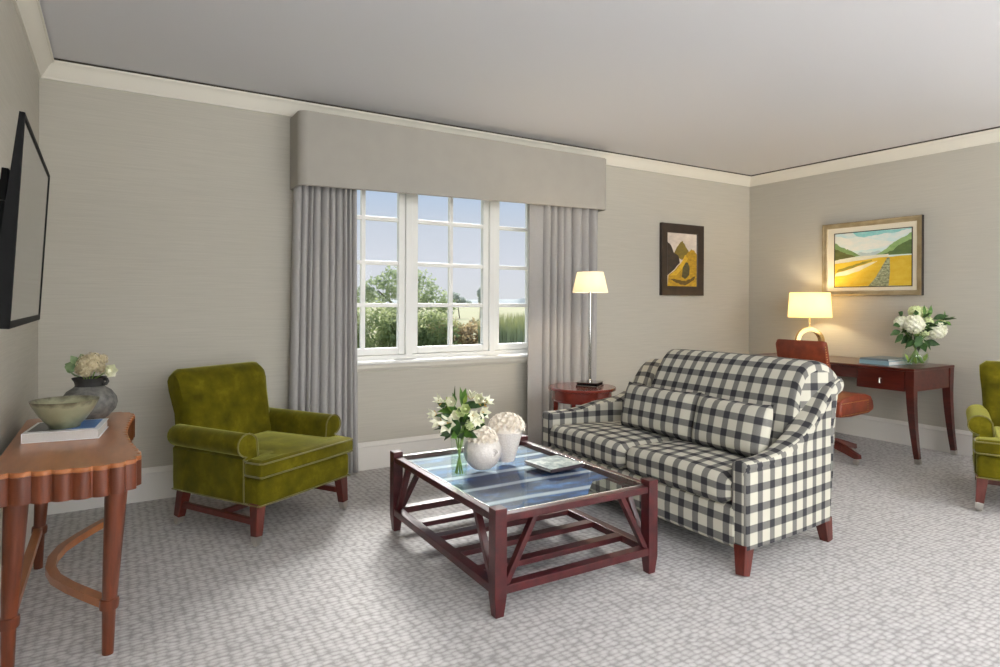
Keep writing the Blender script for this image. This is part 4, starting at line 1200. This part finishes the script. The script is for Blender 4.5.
def rose(par, p, d, r, m):
    d, a, b = frame_of(d); p = Vector(p); bm = NB()
    for ring, (n, tilt, s) in enumerate(((6, 0.62, 1.0), (5, 0.36, 0.92), (4, 0.16, 0.8), (3, 0.02, 0.66))):
        for k in range(n):
            an = 2 * PI * k / n + ring * 0.6; o_ = a * math.cos(an) + b * math.sin(an)
            blade(bm, p + o_ * r * 0.18, o_ * (0.5 + tilt) + d * 0.6, d + o_ * (tilt - 0.5), r * 1.3 * s, r * 1.3, 4, 0.5, 0.6)
    t_ = NB(); bmesh.ops.create_icosphere(t_, subdivisions=2, radius=r * 0.28, matrix=Matrix.Translation(p + d * r * 0.3)); join(bm, t_)
    return mk('flower', bm, m, par, 75, world=True, recalc=False)
def leaves(par, lst, m, nm='leaf'):
    for p, d0, d1, L, W in lst:
        bm = NB(); blade(bm, p, d0, d1, L, W, 5, 0.25, 0.45, -fw + rdir(0.3, 0.75)); mk(nm, bm, m, par, 75, world=True, recalc=False)
def px3(C, s, px0, zref):
    def f(px, z, dep=0.0): return Vector((C[0], C[1], 0)) + rt * ((px - px0) * s) + fw * dep + UPV * z
    return f

# bouquet in the clear glass on the coffee table
C1 = (1.405, 2.665)
gv = thing('glass_vase', 'small clear straight glass vase with lilies on the coffee table', 'vase', (C1[0], C1[1], TT))
bm = NB(); lathe(bm, [(0.0, 0.0), (0.036, 0.0), (0.038, 0.004), (0.043, 0.188), (0.0405, 0.189), (0.036, 0.014), (0.0, 0.012)], 36); mk('glass_body', bm, M['glass'], gv, 50)
M['water'] = thin_glass('water', (0.93, 0.97, 0.92, 1), 0.0, 0.4)
bm = NB(); lathe(bm, [(0.0, 0.0125), (0.0355, 0.0145), (0.0385, 0.115), (0.0, 0.115)], 36); mk('water', bm, M['water'], gv, 50)
bq = thing('lily_bouquet', 'white lilies with green leaves in the glass vase on the coffee table', 'flowers', (C1[0], C1[1], TT + 0.02))
f = px3(C1, 0.0048, 459.5, 0)
def zpx(py, s, z0, py0): return z0 + (py0 - py) * s
g = lambda px, py, dep=0.0: f(px, 0.41 + (474 - py) * 0.0048, dep)
bm = NB()
for k in range(7):
    an = k * 0.9; b0 = Vector((C1[0] + 0.018 * math.cos(an), C1[1] + 0.018 * math.sin(an), TT + 0.02)); t1 = Vector((C1[0] - 0.02 * math.cos(an), C1[1] - 0.02 * math.sin(an), 0.60)); t2 = g(446 + k * 5, 412, 0.03 * math.sin(k * 2))
    tube(bm, [b0, t1, t2], 0.0035, 6)
mk('stems', bm, M['stem'], bq, world=True)
tocam = -fw
lily(bq, g(450, 421, -0.045), tocam * 1 + UPV * 0.25 - rt * 0.2, 0.068)
lily(bq, g(442, 401, 0.0), tocam * 0.6 + UPV * 0.7 - rt * 0.7, 0.046, None, 0.7)
lily(bq, g(437, 412, -0.01), tocam * 0.6 + UPV * 0.1 - rt * 0.9, 0.045, None, 0.8)
lily(bq, g(477, 400, -0.01), tocam * 0.7 + UPV * 0.6 + rt * 0.5, 0.050, None, 0.75)
lily(bq, g(481, 409, -0.02), tocam * 0.9 + rt * 0.5, 0.052, None, 0.8)
lily(bq, g(473, 411, -0.04), tocam * 1 + rt * 0.2, 0.05, None, 0.8)
lily(bq, g(470, 399, 0.04), UPV + rt * 0.2, 0.045, None, 0.7)
lily(bq, g(445, 409, 0.03), tocam * 0.5 + UPV * 0.6 - rt * 0.3, 0.05, None, 0.8)
lily(bq, g(441, 418, -0.03), tocam * 0.9 - rt * 0.6, 0.05, None, 0.85)
lily(bq, g(484, 403, 0.03), tocam * 0.4 + UPV * 0.5 + rt * 0.7, 0.048, None, 0.8)
lily(bq, g(476, 416, -0.05), tocam * 1 + rt * 0.3 - UPV * 0.1, 0.045, None, 0.8)
for px, py in ((466, 406), (462, 409), (452, 399), (479, 396), (457, 412)): rose(bq, g(px, py, -0.05), tocam + UPV * 0.3, 0.026, M['petal_g'] if px in (462, 466) else M['petal'])
ball(bq, g(471, 421, -0.045), 0.026, 26, M['petal_g'])
ball(bq, g(479, 419, 0.0), 0.026, 26, M['petal_g'])
leaves(bq, [(g(456, 402, 0), UPV - rt * .1, UPV, 0.085, 0.032), (g(455, 404, .02), UPV - rt * .2, UPV - rt * .3, 0.06, 0.028), (g(463, 402, 0), UPV + rt * .1, UPV + rt * .3, 0.075, 0.03), (g(461, 405, .03), UPV, UPV - rt * .2, 0.09, 0.03)], M['leaf'])
leaves(bq, [(g(452, 410, -.01), UPV - rt * .5, UPV - rt * .9, 0.07, 0.026), (g(464, 404, -.02), UPV + rt * .3, UPV + rt * .2 + tocam * .3, 0.065, 0.028), (g(450, 405, .01), UPV - rt * .4, UPV - rt * .5, 0.05, 0.024)], M['leaf_y'])
leaves(bq, [(g(458, 432, -.03), UPV + tocam * .3, UPV + tocam * .6, 0.09, 0.035), (g(455, 430, -.03), -rt + tocam * .3, -rt - UPV * .4, 0.07, 0.03), (g(452, 425, 0), -rt, -rt - UPV * .5, 0.09, 0.022), (g(455, 415, .02), -rt + UPV * .1, -rt - UPV * .2, 0.11, 0.022), (g(466, 425, -.03), rt + UPV * .2, rt - UPV * .3, 0.075, 0.035), (g(462, 428, -.05), tocam + UPV * .3, tocam - UPV * .6, 0.05, 0.03), (g(470, 418, .02), rt, rt - UPV * .4, 0.07, 0.03), (g(451, 434, -.02), -rt * .6 - UPV * .1, -rt * .3 - UPV, 0.04, 0.025), (g(460, 415, -.03), UPV + tocam, UPV + tocam * .5, 0.07, 0.03)], M['leaf_d'])

for i in range(26):
    px, py = random.uniform(444, 478), random.uniform(404, 432); dx = (px - 460) / 18
    d0 = rt * dx + UPV * random.uniform(.1, .9) + tocam * random.uniform(-.3, .7)
    leaves(bq, [(g(460 + (px - 460) * .5, py, random.uniform(-.05, .05)), d0, d0 + rt * dx * .6 - UPV * .4, random.uniform(.08, .11), random.uniform(.036, .048))], M['leaf_d'] if i % 3 else M['leaf'])

for i in range(10):
    a = 2 * PI * i / 10; d0 = Vector((math.cos(a), math.sin(a), random.uniform(-.1, .5)))
    leaves(bq, [(Vector((C1[0], C1[1], 0.612)) + Vector((math.cos(a), math.sin(a), 0)) * 0.02, d0, d0 - UPV * .7, random.uniform(.06, .085), .04)], M['leaf_d'] if i % 2 else M['leaf'])

# two textured pale vases packed with cream flowers
def frosted():
    N = NT('textured_white_glass'); v = N.coords()
    a = N.n('ShaderNodeTexVoronoi'); a.inputs['Scale'].default_value = 120; N.l(v, a.inputs['Vector'])
    N.color(N.ramp(a.outputs['Distance'], [(0.1, rgb(250, 244, 238)), (0.7, rgb(234, 226, 219))]))
    N.set(Roughness=0.3); N.b.inputs['Transmission Weight'].default_value = 0.15
    N.b.inputs['Coat Weight'].default_value = 0.3
    N.bump(a.outputs['Distance'], 0.3, 0.004)
    return N.m
M['frost'] = frosted()
def blossoms(par, c, R, zc, rz, n, size):
    proto = None
    for i in range(n):
        z = 1 - (i + 0.5) / n * 1.05; th = i * 2.39996; s = math.sqrt(max(0, 1 - z * z))
        d = Vector((s * math.cos(th), s * math.sin(th), z)); pos = Vector((c[0], c[1], zc)) + Vector((d.x * R, d.y * R, d.z * rz))
        if proto is None:
            bm = NB()
            for ring, (m_, tl, sc) in enumerate(((6, 0.9, 1.0), (5, 0.45, 0.8), (4, 0.1, 0.6))):
                for k in range(m_):
                    an = 2 * PI * k / m_ + ring; o_ = Vector((math.cos(an), math.sin(an), 0))
                    blade(bm, o_ * 0.15 * size, o_ * (0.4 + tl) + UPV * 0.7, UPV * 0.8 + o_ * (tl - 0.2), size * 1.15 * sc, size * 0.95, 3, 0.45, 0.6)
            proto = mk('blossom', bm, M['cream'], par, 75, recalc=False); o = proto
        else:
            o = proto.copy(); COL.objects.link(o); o.parent = par
        o.location = pos - Vector(par.location)
        o.rotation_euler = d.to_track_quat('Z', 'Y').to_euler()
C2, C3 = (1.588, 2.762), (1.772, 2.826)
rv = thing('round_vase', 'round pale textured vase in front of the taller one on the coffee table', 'vase', (C2[0], C2[1], TT))
bm = NB(); lathe(bm, [(0.0, 0.0), (0.045, 0.0), (0.060, 0.010), (0.084, 0.038), (0.096, 0.072), (0.096, 0.10), (0.086, 0.128), (0.074, 0.142), (0.070, 0.138), (0.08, 0.12), (0.0, 0.11)], 48); mk('body', bm, M['frost'], rv, 50)
for k, an in enumerate((-0.9, 2.2)):
    bm = NB(); c0 = Vector((math.cos(an - .55) * 0.094, math.sin(an - .55) * 0.094, 0.092)); 
    tube(bm, [c0 + Vector((math.cos(an) * 0.0, 0, 0)) + rt * (0.020 * math.cos(t) * (1 - t / 14)) + UPV * (0.020 * math.sin(t) * (1 - t / 14)) for t in [i * 0.5 for i in range(24)]], 0.004, 6)
    mk('scroll_relief', bm, M['frost'], rv)
fb = thing('cream_flower_cluster', 'dome of cream flowers in the round textured vase', 'flowers', (C2[0], C2[1], TT + 0.12))
t_ = NB(); bmesh.ops.create_icosphere(t_, subdivisions=3, radius=1.0, matrix=Matrix.Translation((C2[0], C2[1], TT + 0.137)) @ Matrix.Diagonal((0.066, 0.066, 0.052, 1))); mk('flower_core', t_, M['cream'], fb, world=True)
blossoms(fb, C2, 0.068, TT + 0.140, 0.058, 46, 0.018)
tvv = thing('tapered_vase', 'tall tapered pale textured vase behind the round one on the coffee table', 'vase', (C3[0], C3[1], TT))
bm = NB(); lathe(bm, [(0.0, 0.0), (0.040, 0.0), (0.043, 0.006), (0.054, 0.045), (0.068, 0.09), (0.078, 0.13), (0.083, 0.155), (0.078, 0.156), (0.07, 0.13), (0.0, 0.12)], 48); mk('body', bm, M['frost'], tvv, 50)
fb2 = thing('cream_flower_cluster', 'dome of cream flowers in the tall tapered vase', 'flowers', (C3[0], C3[1], TT + 0.14))
t_ = NB(); bmesh.ops.create_icosphere(t_, subdivisions=3, radius=1.0, matrix=Matrix.Translation((C3[0], C3[1], TT + 0.175)) @ Matrix.Diagonal((0.083, 0.083, 0.058, 1))); mk('flower_core', t_, M['cream'], fb2, world=True)
blossoms(fb2, C3, 0.086, TT + 0.178, 0.062, 54, 0.019)
# magazine-like book on the glass
def cover2():
    N = NT('grey_green_cover'); v = N.coords(scale=(14, 14, 1)); a = N.noise(v, 1.2, 5, 0.7)
    N.color(N.ramp(a, [(0.3, rgb(58, 78, 82)), (0.48, rgb(140, 160, 158)), (0.6, rgb(204, 212, 204)), (0.75, rgb(110, 130, 118))])); N.set(Roughness=0.35); return N.m
M['darkcover'] = plain('dark_book_cover', rgb(52, 42, 48), 0.4)
book('picture_book', 'thin dark picture book with pale green cover lying on the glass top', (1.925, 2.61, TT + 0.0015), math.radians(4), 0.225, 0.215, 0.017, M['darkcover'], M['pages'], spine='y-', decal=(cover2(), (-0.108, 0.108, -0.103, 0.103)))

# ------------------------------------------------------------------ on the desk
C4 = (5.60, 2.625)
dv = thing('glass_vase', 'rounded clear glass vase of white hydrangeas on the near end of the desk', 'vase', (C4[0], C4[1], DZ))
bm = NB(); lathe(bm, [(0.0, 0.0), (0.06, 0.0), (0.082, 0.02), (0.096, 0.06), (0.092, 0.10), (0.076, 0.145), (0.068, 0.172), (0.070, 0.192), (0.0675, 0.192), (0.066, 0.172), (0.074, 0.144), (0.089, 0.10), (0.093, 0.06), (0.078, 0.022), (0.0, 0.008)], 40); mk('glass_body', bm, M['glass'], dv, 50)
bm = NB(); lathe(bm, [(0.0, 0.010), (0.074, 0.024), (0.0905, 0.06), (0.0885, 0.09), (0.0, 0.09)], 36); mk('water', bm, M['water'], dv, 50)
db = thing('hydrangea_bouquet', 'white hydrangeas with dark leaves in the glass vase on the desk', 'flowers', (C4[0], C4[1], DZ + 0.02))
f4 = px3(C4, 0.0082, 915.5, 0)
g4 = lambda px, py, dep=0.0: f4(px, DZ + (364.5 - py) * 0.0082, dep)
bm = NB()
for k in range(9):
    an = k * 0.75; b0 = Vector((C4[0] + 0.055 * math.cos(an), C4[1] + 0.055 * math.sin(an), DZ + 0.022)); t1 = Vector((C4[0] - 0.02 * math.cos(an), C4[1] - 0.02 * math.sin(an), DZ + 0.17)); t2 = g4(902 + k * 4, 328, 0.05 * math.sin(k * 2.3))
    tube(bm, [b0, t1, t2], 0.0055, 6)
mk('stems', bm, M['stem'], db, world=True)
leaves(db, [(g4(905, 360, -.04), -rt * .3 + UPV, -rt * .7 + UPV, 0.07, 0.035), (g4(921, 360, -.04), rt * .3 + UPV, rt * .6 + UPV, 0.07, 0.035), (g4(911, 362, -.06), -rt * .1 + UPV, UPV, 0.06, 0.03)], M['leaf_y'], 'submerged_leaf')
ball(db, g4(908.5, 323, -0.07), 0.074, 70, M['petal']); ball(db, g4(932, 329, -0.06), 0.066, 64, M['petal'])
ball(db, g4(901, 321, 0.0), 0.05, 44, M['petal']); ball(db, g4(915, 311, 0.0), 0.052, 46, M['petal_g']); ball(db, g4(923.5, 321, -0.05), 0.042, 36, M['petal_g'])
ball(db, g4(925, 311, 0.03), 0.045, 40, M['petal_g']); ball(db, g4(941, 323, 0.0), 0.040, 34, M['petal_g']); ball(db, g4(921, 331, -0.05), 0.034, 30, M['petal_g']); ball(db, g4(928, 333, 0.05), 0.05, 40, M['petal'])
ls = []
for px, py, dx, dz, L in ((897, 330, -1, -.2, .11), (900, 333, -.8, -.5, .12), (906, 338, -.5, -.6, .10), (914, 341, -.1, -.8, .09), (920, 338, .3, -.6, .10), (912, 334, 0, -.3, .10), (908, 335, -.3, .1, .1), (917, 332, .1, .3, .1), (912, 316, -.2, .6, .08), (917, 318, .3, .5, .10), (930, 318, .8, .4, .11), (936, 318, .9, .2, .12), (899, 315, -.5, .5, .07), (897, 325, -.9, .2, .08)):
    d0 = rt * dx + UPV * dz + tocam * .3; ls.append((g4(px, py, -0.04), d0, d0 - UPV * .4, L, 0.05))
for i in range(16):
    px = random.uniform(900, 934); py = random.uniform(322, 341); dx = (px - 917) / 14
    d0 = rt * dx + UPV * random.uniform(-.5, .5) + tocam * random.uniform(0, .6)
    ls.append((g4(917 + (px - 917) * .6, py, random.uniform(-.09, .03)), d0, d0 - UPV * .4, random.uniform(.10, .14), random.uniform(.055, .07)))
leaves(db, ls, M['leaf_d'])
leaves(db, [(g4(926, 316, -.03), UPV + rt * .3, UPV + rt * .1, 0.10, 0.035), (g4(923, 315, -.02), UPV - rt * .1, UPV, 0.09, 0.03), (g4(941, 320, -.02), UPV + rt * .3, UPV, 0.09, 0.035), (g4(943, 319, -.02), rt + UPV * .5, rt + UPV * .1, 0.09, 0.035), (g4(945, 321, 0), rt * .7 - UPV * .2, rt - UPV, 0.06, 0.03)], M['leaf'])
M['bluecover'] = plain('pale_blue_book_cover', rgb(150, 182, 192), 0.45)
M['slate'] = plain('slate_book_cover', rgb(120, 134, 142), 0.45)
book('desk_book', 'pale blue book, lower of the two stacked on the desk', (5.545, 2.83, DZ + 0.0005), math.radians(-4), 0.33, 0.25, 0.033, M['bluecover'], M['pages'], spine='x-', group=None)
book('desk_book', 'thin slate grey book, upper of the two stacked on the desk', (5.545, 2.835, DZ + 0.0342), math.radians(-3), 0.32, 0.235, 0.016, M['slate'], M['pages'], spine='x-')

# ------------------------------------------------------------------ flowers on the console
C5 = (-0.10, 3.44)
cb = thing('rose_posy', 'posy with a white rose and beige florets in the dark stoneware vase', 'flowers', (C5[0], C5[1], ZT_ + 0.17))
f5 = px3(C5, 0.00458, 94, 0)
g5 = lambda px, py, dep=0.0: f5(px, ZT_ + 0.195 + (379.5 - py) * 0.00458, dep)
bm = NB()
for k, (px, py) in enumerate(((80, 366), (88, 364), (96, 364), (102, 367), (115, 371))):
    tube(bm, [Vector((C5[0], C5[1], ZT_ + 0.1585)) + rt * (0.005 * (k - 2)), Vector((C5[0], C5[1], ZT_ + 0.19)) + rt * (0.012 * (k - 2)), g5(px, py)], 0.003, 6)
mk('stems', bm, M['stem'], cb, world=True)
rose(cb, g5(116, 372, -0.03), rt + tocam * .5 + UPV * .1, 0.032, M['petal'])
for (px, py, dep, r) in ((93, 366, -.03, .034), (101, 367, -.03, .030), (97, 361, .0, .034), (88, 362, .01, .028), (105, 370, .0, .026), (96, 372, -.04, .030), (88, 371, -.02, .026), (102, 362, .03, .028)):
    ball(cb, g5(px, py, dep), r, 40, M['beige'], 0.28, 'floret_head')
ls = []
for px, py, dx, dz in ((82, 366, -.5, 1), (84, 368, -1, .5), (84, 371, -1, .2), (86, 374, -.8, .1), (88, 378, -.4, .3), (80, 370, -.9, .3), (86, 366, -.2, 1)):
    d0 = rt * dx + UPV * dz + tocam * random.uniform(.1, .5); ls.append((g5(px, py, random.uniform(-.06, .04)), d0, d0 + UPV * .2, random.uniform(.045, .058), random.uniform(.038, .05)))
leaves(cb, ls, M['euca'])

# ------------------------------------------------------------------ outside
GZ = -0.5
N = NT('dry_grass_field'); v = N.coords(); a = N.noise(v, 0.12, 5); b = N.noise(v, 3.0, 4)
N.color(N.mix(N.math('MULTIPLY', b, 0.5), N.ramp(a, [(0.35, rgb(150, 154, 106)), (0.6, rgb(168, 160, 118)), (0.75, rgb(136, 148, 96))]), rgb(140, 132, 84))); N.set(Roughness=0.95)
bm = NB(); box(bm, -120, 500, YB + T + 0.02, 700, GZ - 0.3, GZ); o = struct('lawn_ground', bm, N.m)
bm = NB()
for k in range(5):
    x0 = 60 + k * 60
ridge = [(20 + i * 9, 300 + 20 * math.sin(i * .3), 1.8 + 1.6 * abs(mnoise.noise(Vector((i * .17, 0, 0)))) + 1.2 * math.exp(-((i - 22) / 9) ** 2)) for i in range(46)]
V0 = [bm.verts.new((x, y - 6, GZ)) for x, y, z in ridge]; V1 = [bm.verts.new((x, y, z)) for x, y, z in ridge]; V2 = [bm.verts.new((x, y + 40, GZ)) for x, y, z in ridge]
for i in range(len(ridge) - 1):
    bm.faces.new((V0[i], V0[i + 1], V1[i + 1], V1[i])); bm.faces.new((V1[i], V1[i + 1], V2[i + 1], V2[i]))
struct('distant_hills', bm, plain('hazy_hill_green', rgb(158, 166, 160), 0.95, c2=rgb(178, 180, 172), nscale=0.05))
def foliage_mat(name, a, b, c):
    N = NT(name); v = N.coords(); N.color(N.ramp(N.noise(v, 1.6, 4), [(0.3, a), (0.5, b), (0.7, c)])); N.set(Roughness=0.8)
    N.b.inputs['Specular IOR Level'].default_value = 0.15
    tl = N.n('ShaderNodeBsdfTranslucent'); mx = N.n('ShaderNodeMixShader'); mx.inputs[0].default_value = 0.5
    N.l(N.b.inputs['Base Color'].links[0].from_socket, tl.inputs[0])
    N.l(N.b.outputs[0], mx.inputs[1]); N.l(tl.outputs[0], mx.inputs[2]); N.l(mx.outputs[0], N.out.inputs[0])
    return N.m
FG = foliage_mat('hedge_green', rgb(142, 158, 106), rgb(168, 178, 126), rgb(196, 198, 152))
FT = foliage_mat('tree_green', rgb(150, 164, 126), rgb(172, 184, 146), rgb(198, 204, 172))
FB = foliage_mat('hedge_brown', rgb(170, 148, 118), rgb(184, 166, 128), rgb(168, 176, 122))
BARK = plain('bark', rgb(112, 98, 82), 0.9, vary=0.2)
def cloud(bm, c, r, n, s, inner=0.6):
    for i in range(n):
        d = rdir(); q = random.uniform(inner, 1.0); b_ = 1 + 0.25 * mnoise.noise(Vector((d.x * 2 + c[0], d.y * 2, d.z * 2 + c[2])))
        p = Vector(c) + Vector((d.x * r[0], d.y * r[1], d.z * r[2])) * q * b_
        a = rdir(); n2 = a.cross(rdir()).normalized(); k = s * random.uniform(0.6, 1.3)
        vs = [bm.verts.new(p + a * k), bm.verts.new(p + n2 * k * 0.5), bm.verts.new(p - a * k), bm.verts.new(p - n2 * k * 0.5)]
        bm.faces.new(vs)
def shrub(name, label, loc, blobs, m, n, s, cat='shrub', group=None, trunk=None):
    t = thing(name, label, cat, (loc[0], loc[1], GZ), group=group)
    bm = NB()
    for c, r in blobs: cloud(bm, (loc[0] + c[0], loc[1] + c[1], c[2]), r, n, s)
    mk('foliage', bm, m, t, 180, world=True, recalc=False)
    bm = NB()
    for pts, r in (trunk or [([(0, 0, GZ), (0.05, 0, 0.2)], 0.06), ([(0.1, 0, GZ), (0.4, 0.1, 0.3)], 0.04), ([(-0.1, 0, GZ), (-0.4, 0.1, 0.3)], 0.04)]):
        tube(bm, [(loc[0] + p[0], loc[1] + p[1], p[2]) for p in pts], [r * (1 - 0.6 * i / (len(pts) - 1)) for i in range(len(pts))], 7)
    mk('branches', bm, BARK, t, world=True)
hg = 'shrubs outside the window'
shrub('shrub', 'bushy green shrub outside the left light of the window', (5.2, 14.6), [((-0.7, 0, .3), (.8, .7, .85)), ((0.2, 0, .35), (.8, .7, .85)), ((.8, .1, .25), (.6, .6, .8))], FG, 2600, 0.055, group=hg)
shrub('shrub', 'green and olive shrub outside the left half of the middle window light', (6.72, 14.8), [((-0.5, 0, .3), (.65, .7, .85)), ((0.3, 0, .3), (.65, .6, .8)), ((.0, -.1, .0), (.7, .6, .6))], FG, 2400, 0.055, group=hg)
shrub('shrub', 'brownish low shrub outside the right half of the middle window light', (8.2, 15.2), [((-0.6, 0, .15), (.75, .7, .68)), ((0.4, 0, .1), (.8, .6, .66))], FB, 2600, 0.055, group=hg)
shrub('shrub', 'green shrub far left outside, mostly behind the left curtain', (3.6, 15.2), [((-0.6, 0, .3), (.8, .7, .8)), ((0.4, 0, .3), (.8, .6, .85))], FG, 1800, 0.06, group=hg)
shrub('tree', 'broad airy green tree outside behind the shrubs', (12.7, 30), [((-2.2, 0, 1.5), (.6, .6, .6)), ((-1.5, 0, 1.7), (.8, .8, .9)), ((-.7, 0, 2.3), (.8, .8, .75)), ((0, 0, 2.2), (1.0, 1.0, 1.0)), ((.9, 0, 2.0), (.8, .8, .9)), ((1.6, 0, 1.4), (.8, .8, .75)), ((2.3, 0, .95), (.6, .6, .55)), ((-.2, 0, 1.2), (1.8, .8, .6))], FT, 430, 0.10, 'tree',
      trunk=[([(0, 0, GZ), (0.1, 0, 0.6), (0.0, 0, 1.8)], 0.14), ([(0.1, 0, .4), (-.8, 0, 1.2), (-1.5, 0, 1.8)], 0.08), ([(0.1, 0, .4), (.9, 0, 1.1), (1.6, 0, 1.5)], 0.08)])
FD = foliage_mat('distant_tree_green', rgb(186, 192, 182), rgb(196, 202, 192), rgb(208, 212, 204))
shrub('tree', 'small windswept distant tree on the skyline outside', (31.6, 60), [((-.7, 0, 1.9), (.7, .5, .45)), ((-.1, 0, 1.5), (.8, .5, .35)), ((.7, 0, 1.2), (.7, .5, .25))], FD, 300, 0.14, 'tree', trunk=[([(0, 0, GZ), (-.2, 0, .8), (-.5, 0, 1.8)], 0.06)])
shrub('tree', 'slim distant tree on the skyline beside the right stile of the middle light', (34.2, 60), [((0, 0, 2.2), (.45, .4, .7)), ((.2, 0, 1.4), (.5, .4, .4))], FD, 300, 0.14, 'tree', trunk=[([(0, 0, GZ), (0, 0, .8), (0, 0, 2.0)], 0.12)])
bm = NB()
for i in range(5200):
    x = random.uniform(8.25, 11.5); y = random.uniform(12.6, 14.6); h = random.uniform(1.15, 1.52) ; dx = random.uniform(-.12, .12); w = random.uniform(.008, .018)
    a = random.uniform(0, PI); sx, sy = math.cos(a) * w, math.sin(a) * w
    v = [bm.verts.new((x - sx, y - sy, GZ)), bm.verts.new((x + sx, y + sy, GZ)), bm.verts.new((x + dx * .5 + sx, y + sy, GZ + h * .6)), bm.verts.new((x + dx, y, GZ + h)), bm.verts.new((x + dx * .5 - sx, y - sy, GZ + h * .6))]
    bm.faces.new(v)
N = NT('reed_grass'); sx = N.n('ShaderNodeSeparateXYZ'); tc = N.n('ShaderNodeTexCoord'); N.l(tc.outputs['Object'], sx.inputs[0])
N.color(N.ramp(N.math('ADD', N.math('MULTIPLY', sx.outputs[2], 0.6), 0.3), [(0.2, rgb(160, 170, 140)), (0.6, rgb(190, 196, 154)), (0.9, rgb(218, 212, 150))])); N.set(Roughness=0.8)
o = mk('tall_grass', bm, N.m, None, 180, recalc=False); o['kind'] = 'stuff'; tag(o, 'tall pale reed grass outside the right window light', 'grass')

# ------------------------------------------------------------------ sky and light
W = bpy.data.worlds.new('sky'); SC.world = W; W.use_nodes = True
nt = W.node_tree; bg = nt.nodes['Background']
tc = nt.nodes.new('ShaderNodeTexCoord'); sp_ = nt.nodes.new('ShaderNodeSeparateXYZ'); rp = nt.nodes.new('ShaderNodeValToRGB')
nt.links.new(tc.outputs['Generated'], sp_.inputs[0]); nt.links.new(sp_.outputs[2], rp.inputs[0]); nt.links.new(rp.outputs[0], bg.inputs[0])
el = rp.color_ramp.elements
el[0].position = 0.0; el[0].color = rgb(222, 224, 228)
el[1].position = 1.0; el[1].color = rgb(120, 160, 220)
for p_, c_ in ((0.06, rgb(218, 222, 232)), (0.12, rgb(205, 213, 226)), (0.2, rgb(178, 202, 231)), (0.35, rgb(150, 184, 232))):
    e = el.new(p_); e.color = c_
bg.inputs[1].default_value = 1.0

def light(name, typ, loc, **kw):
    l = bpy.data.lights.new(name, typ); o = bpy.data.objects.new(name, l); COL.objects.link(o); o.location = loc
    for k, v in kw.items(): setattr(l, k, v)
    return o
s = light('sun_through_haze', 'SUN', (3, 12, 9), energy=8.5, angle=math.radians(18), color=(1.0, 0.97, 0.93))
s.rotation_euler = Vector((-0.55, -1.0, -0.84)).to_track_quat('-Z', 'Y').to_euler()
a = light('front_window_fill', 'AREA', ((FX0 + FX1) / 2, YF - 0.30, (FZ0 + FZ1) / 2 + 0.1), energy=125, shape='RECTANGLE', size=FX1 - FX0, size_y=FZ1 - FZ0, color=(0.97, 0.985, 1.0))  # added fill light outside the unseen front window
a.rotation_euler = Vector((0, 1, 0)).to_track_quat('-Z', 'Y').to_euler()
a = light('left_window_fill', 'AREA', (XL - 0.30, (LY0 + LY1) / 2, (LZ0 + LZ1) / 2), energy=115, shape='RECTANGLE', size=LY1 - LY0, size_y=LZ1 - LZ0, color=(1.0, 0.995, 0.985))  # added fill light outside the unseen left window
a.rotation_euler = Vector((1, 0.35, 0)).to_track_quat('-Z', 'Y').to_euler()
for k, (x, y, e) in enumerate(((0.7, -1.9, 160), (4.9, -1.6, 260))):
    u = light('ceiling_fill_behind_viewpoint', 'AREA', (x, y, 1.7), energy=e, shape='DISK', size=0.4, color=(1.0, 0.995, 0.985))  # added upward fill with no lamp around it, for ceiling bounce
    u.rotation_euler = (PI, 0, 0)
light('stick_lamp_bulb', 'POINT', (3.095, 3.742, 0.6022 + 0.79), energy=8, shadow_soft_size=0.03, color=(1.0, 0.78, 0.50))
light('ring_lamp_bulb', 'POINT', (5.66, 3.585, DZ + 0.50), energy=9.0, shadow_soft_size=0.04, color=(1.0, 0.80, 0.50))

SC.view_settings.view_transform = 'Standard'; SC.view_settings.look = 'None'
SC.view_settings.exposure = 0.0; SC.view_settings.gamma = 1.0
SC.view_settings.use_curve_mapping = False
SC.cycles.use_denoising = True
SC.cycles.max_bounces = 10; SC.cycles.diffuse_bounces = 6; SC.cycles.transparent_max_bounces = 16
SC.cycles.caustics_reflective = False; SC.cycles.caustics_refractive = False
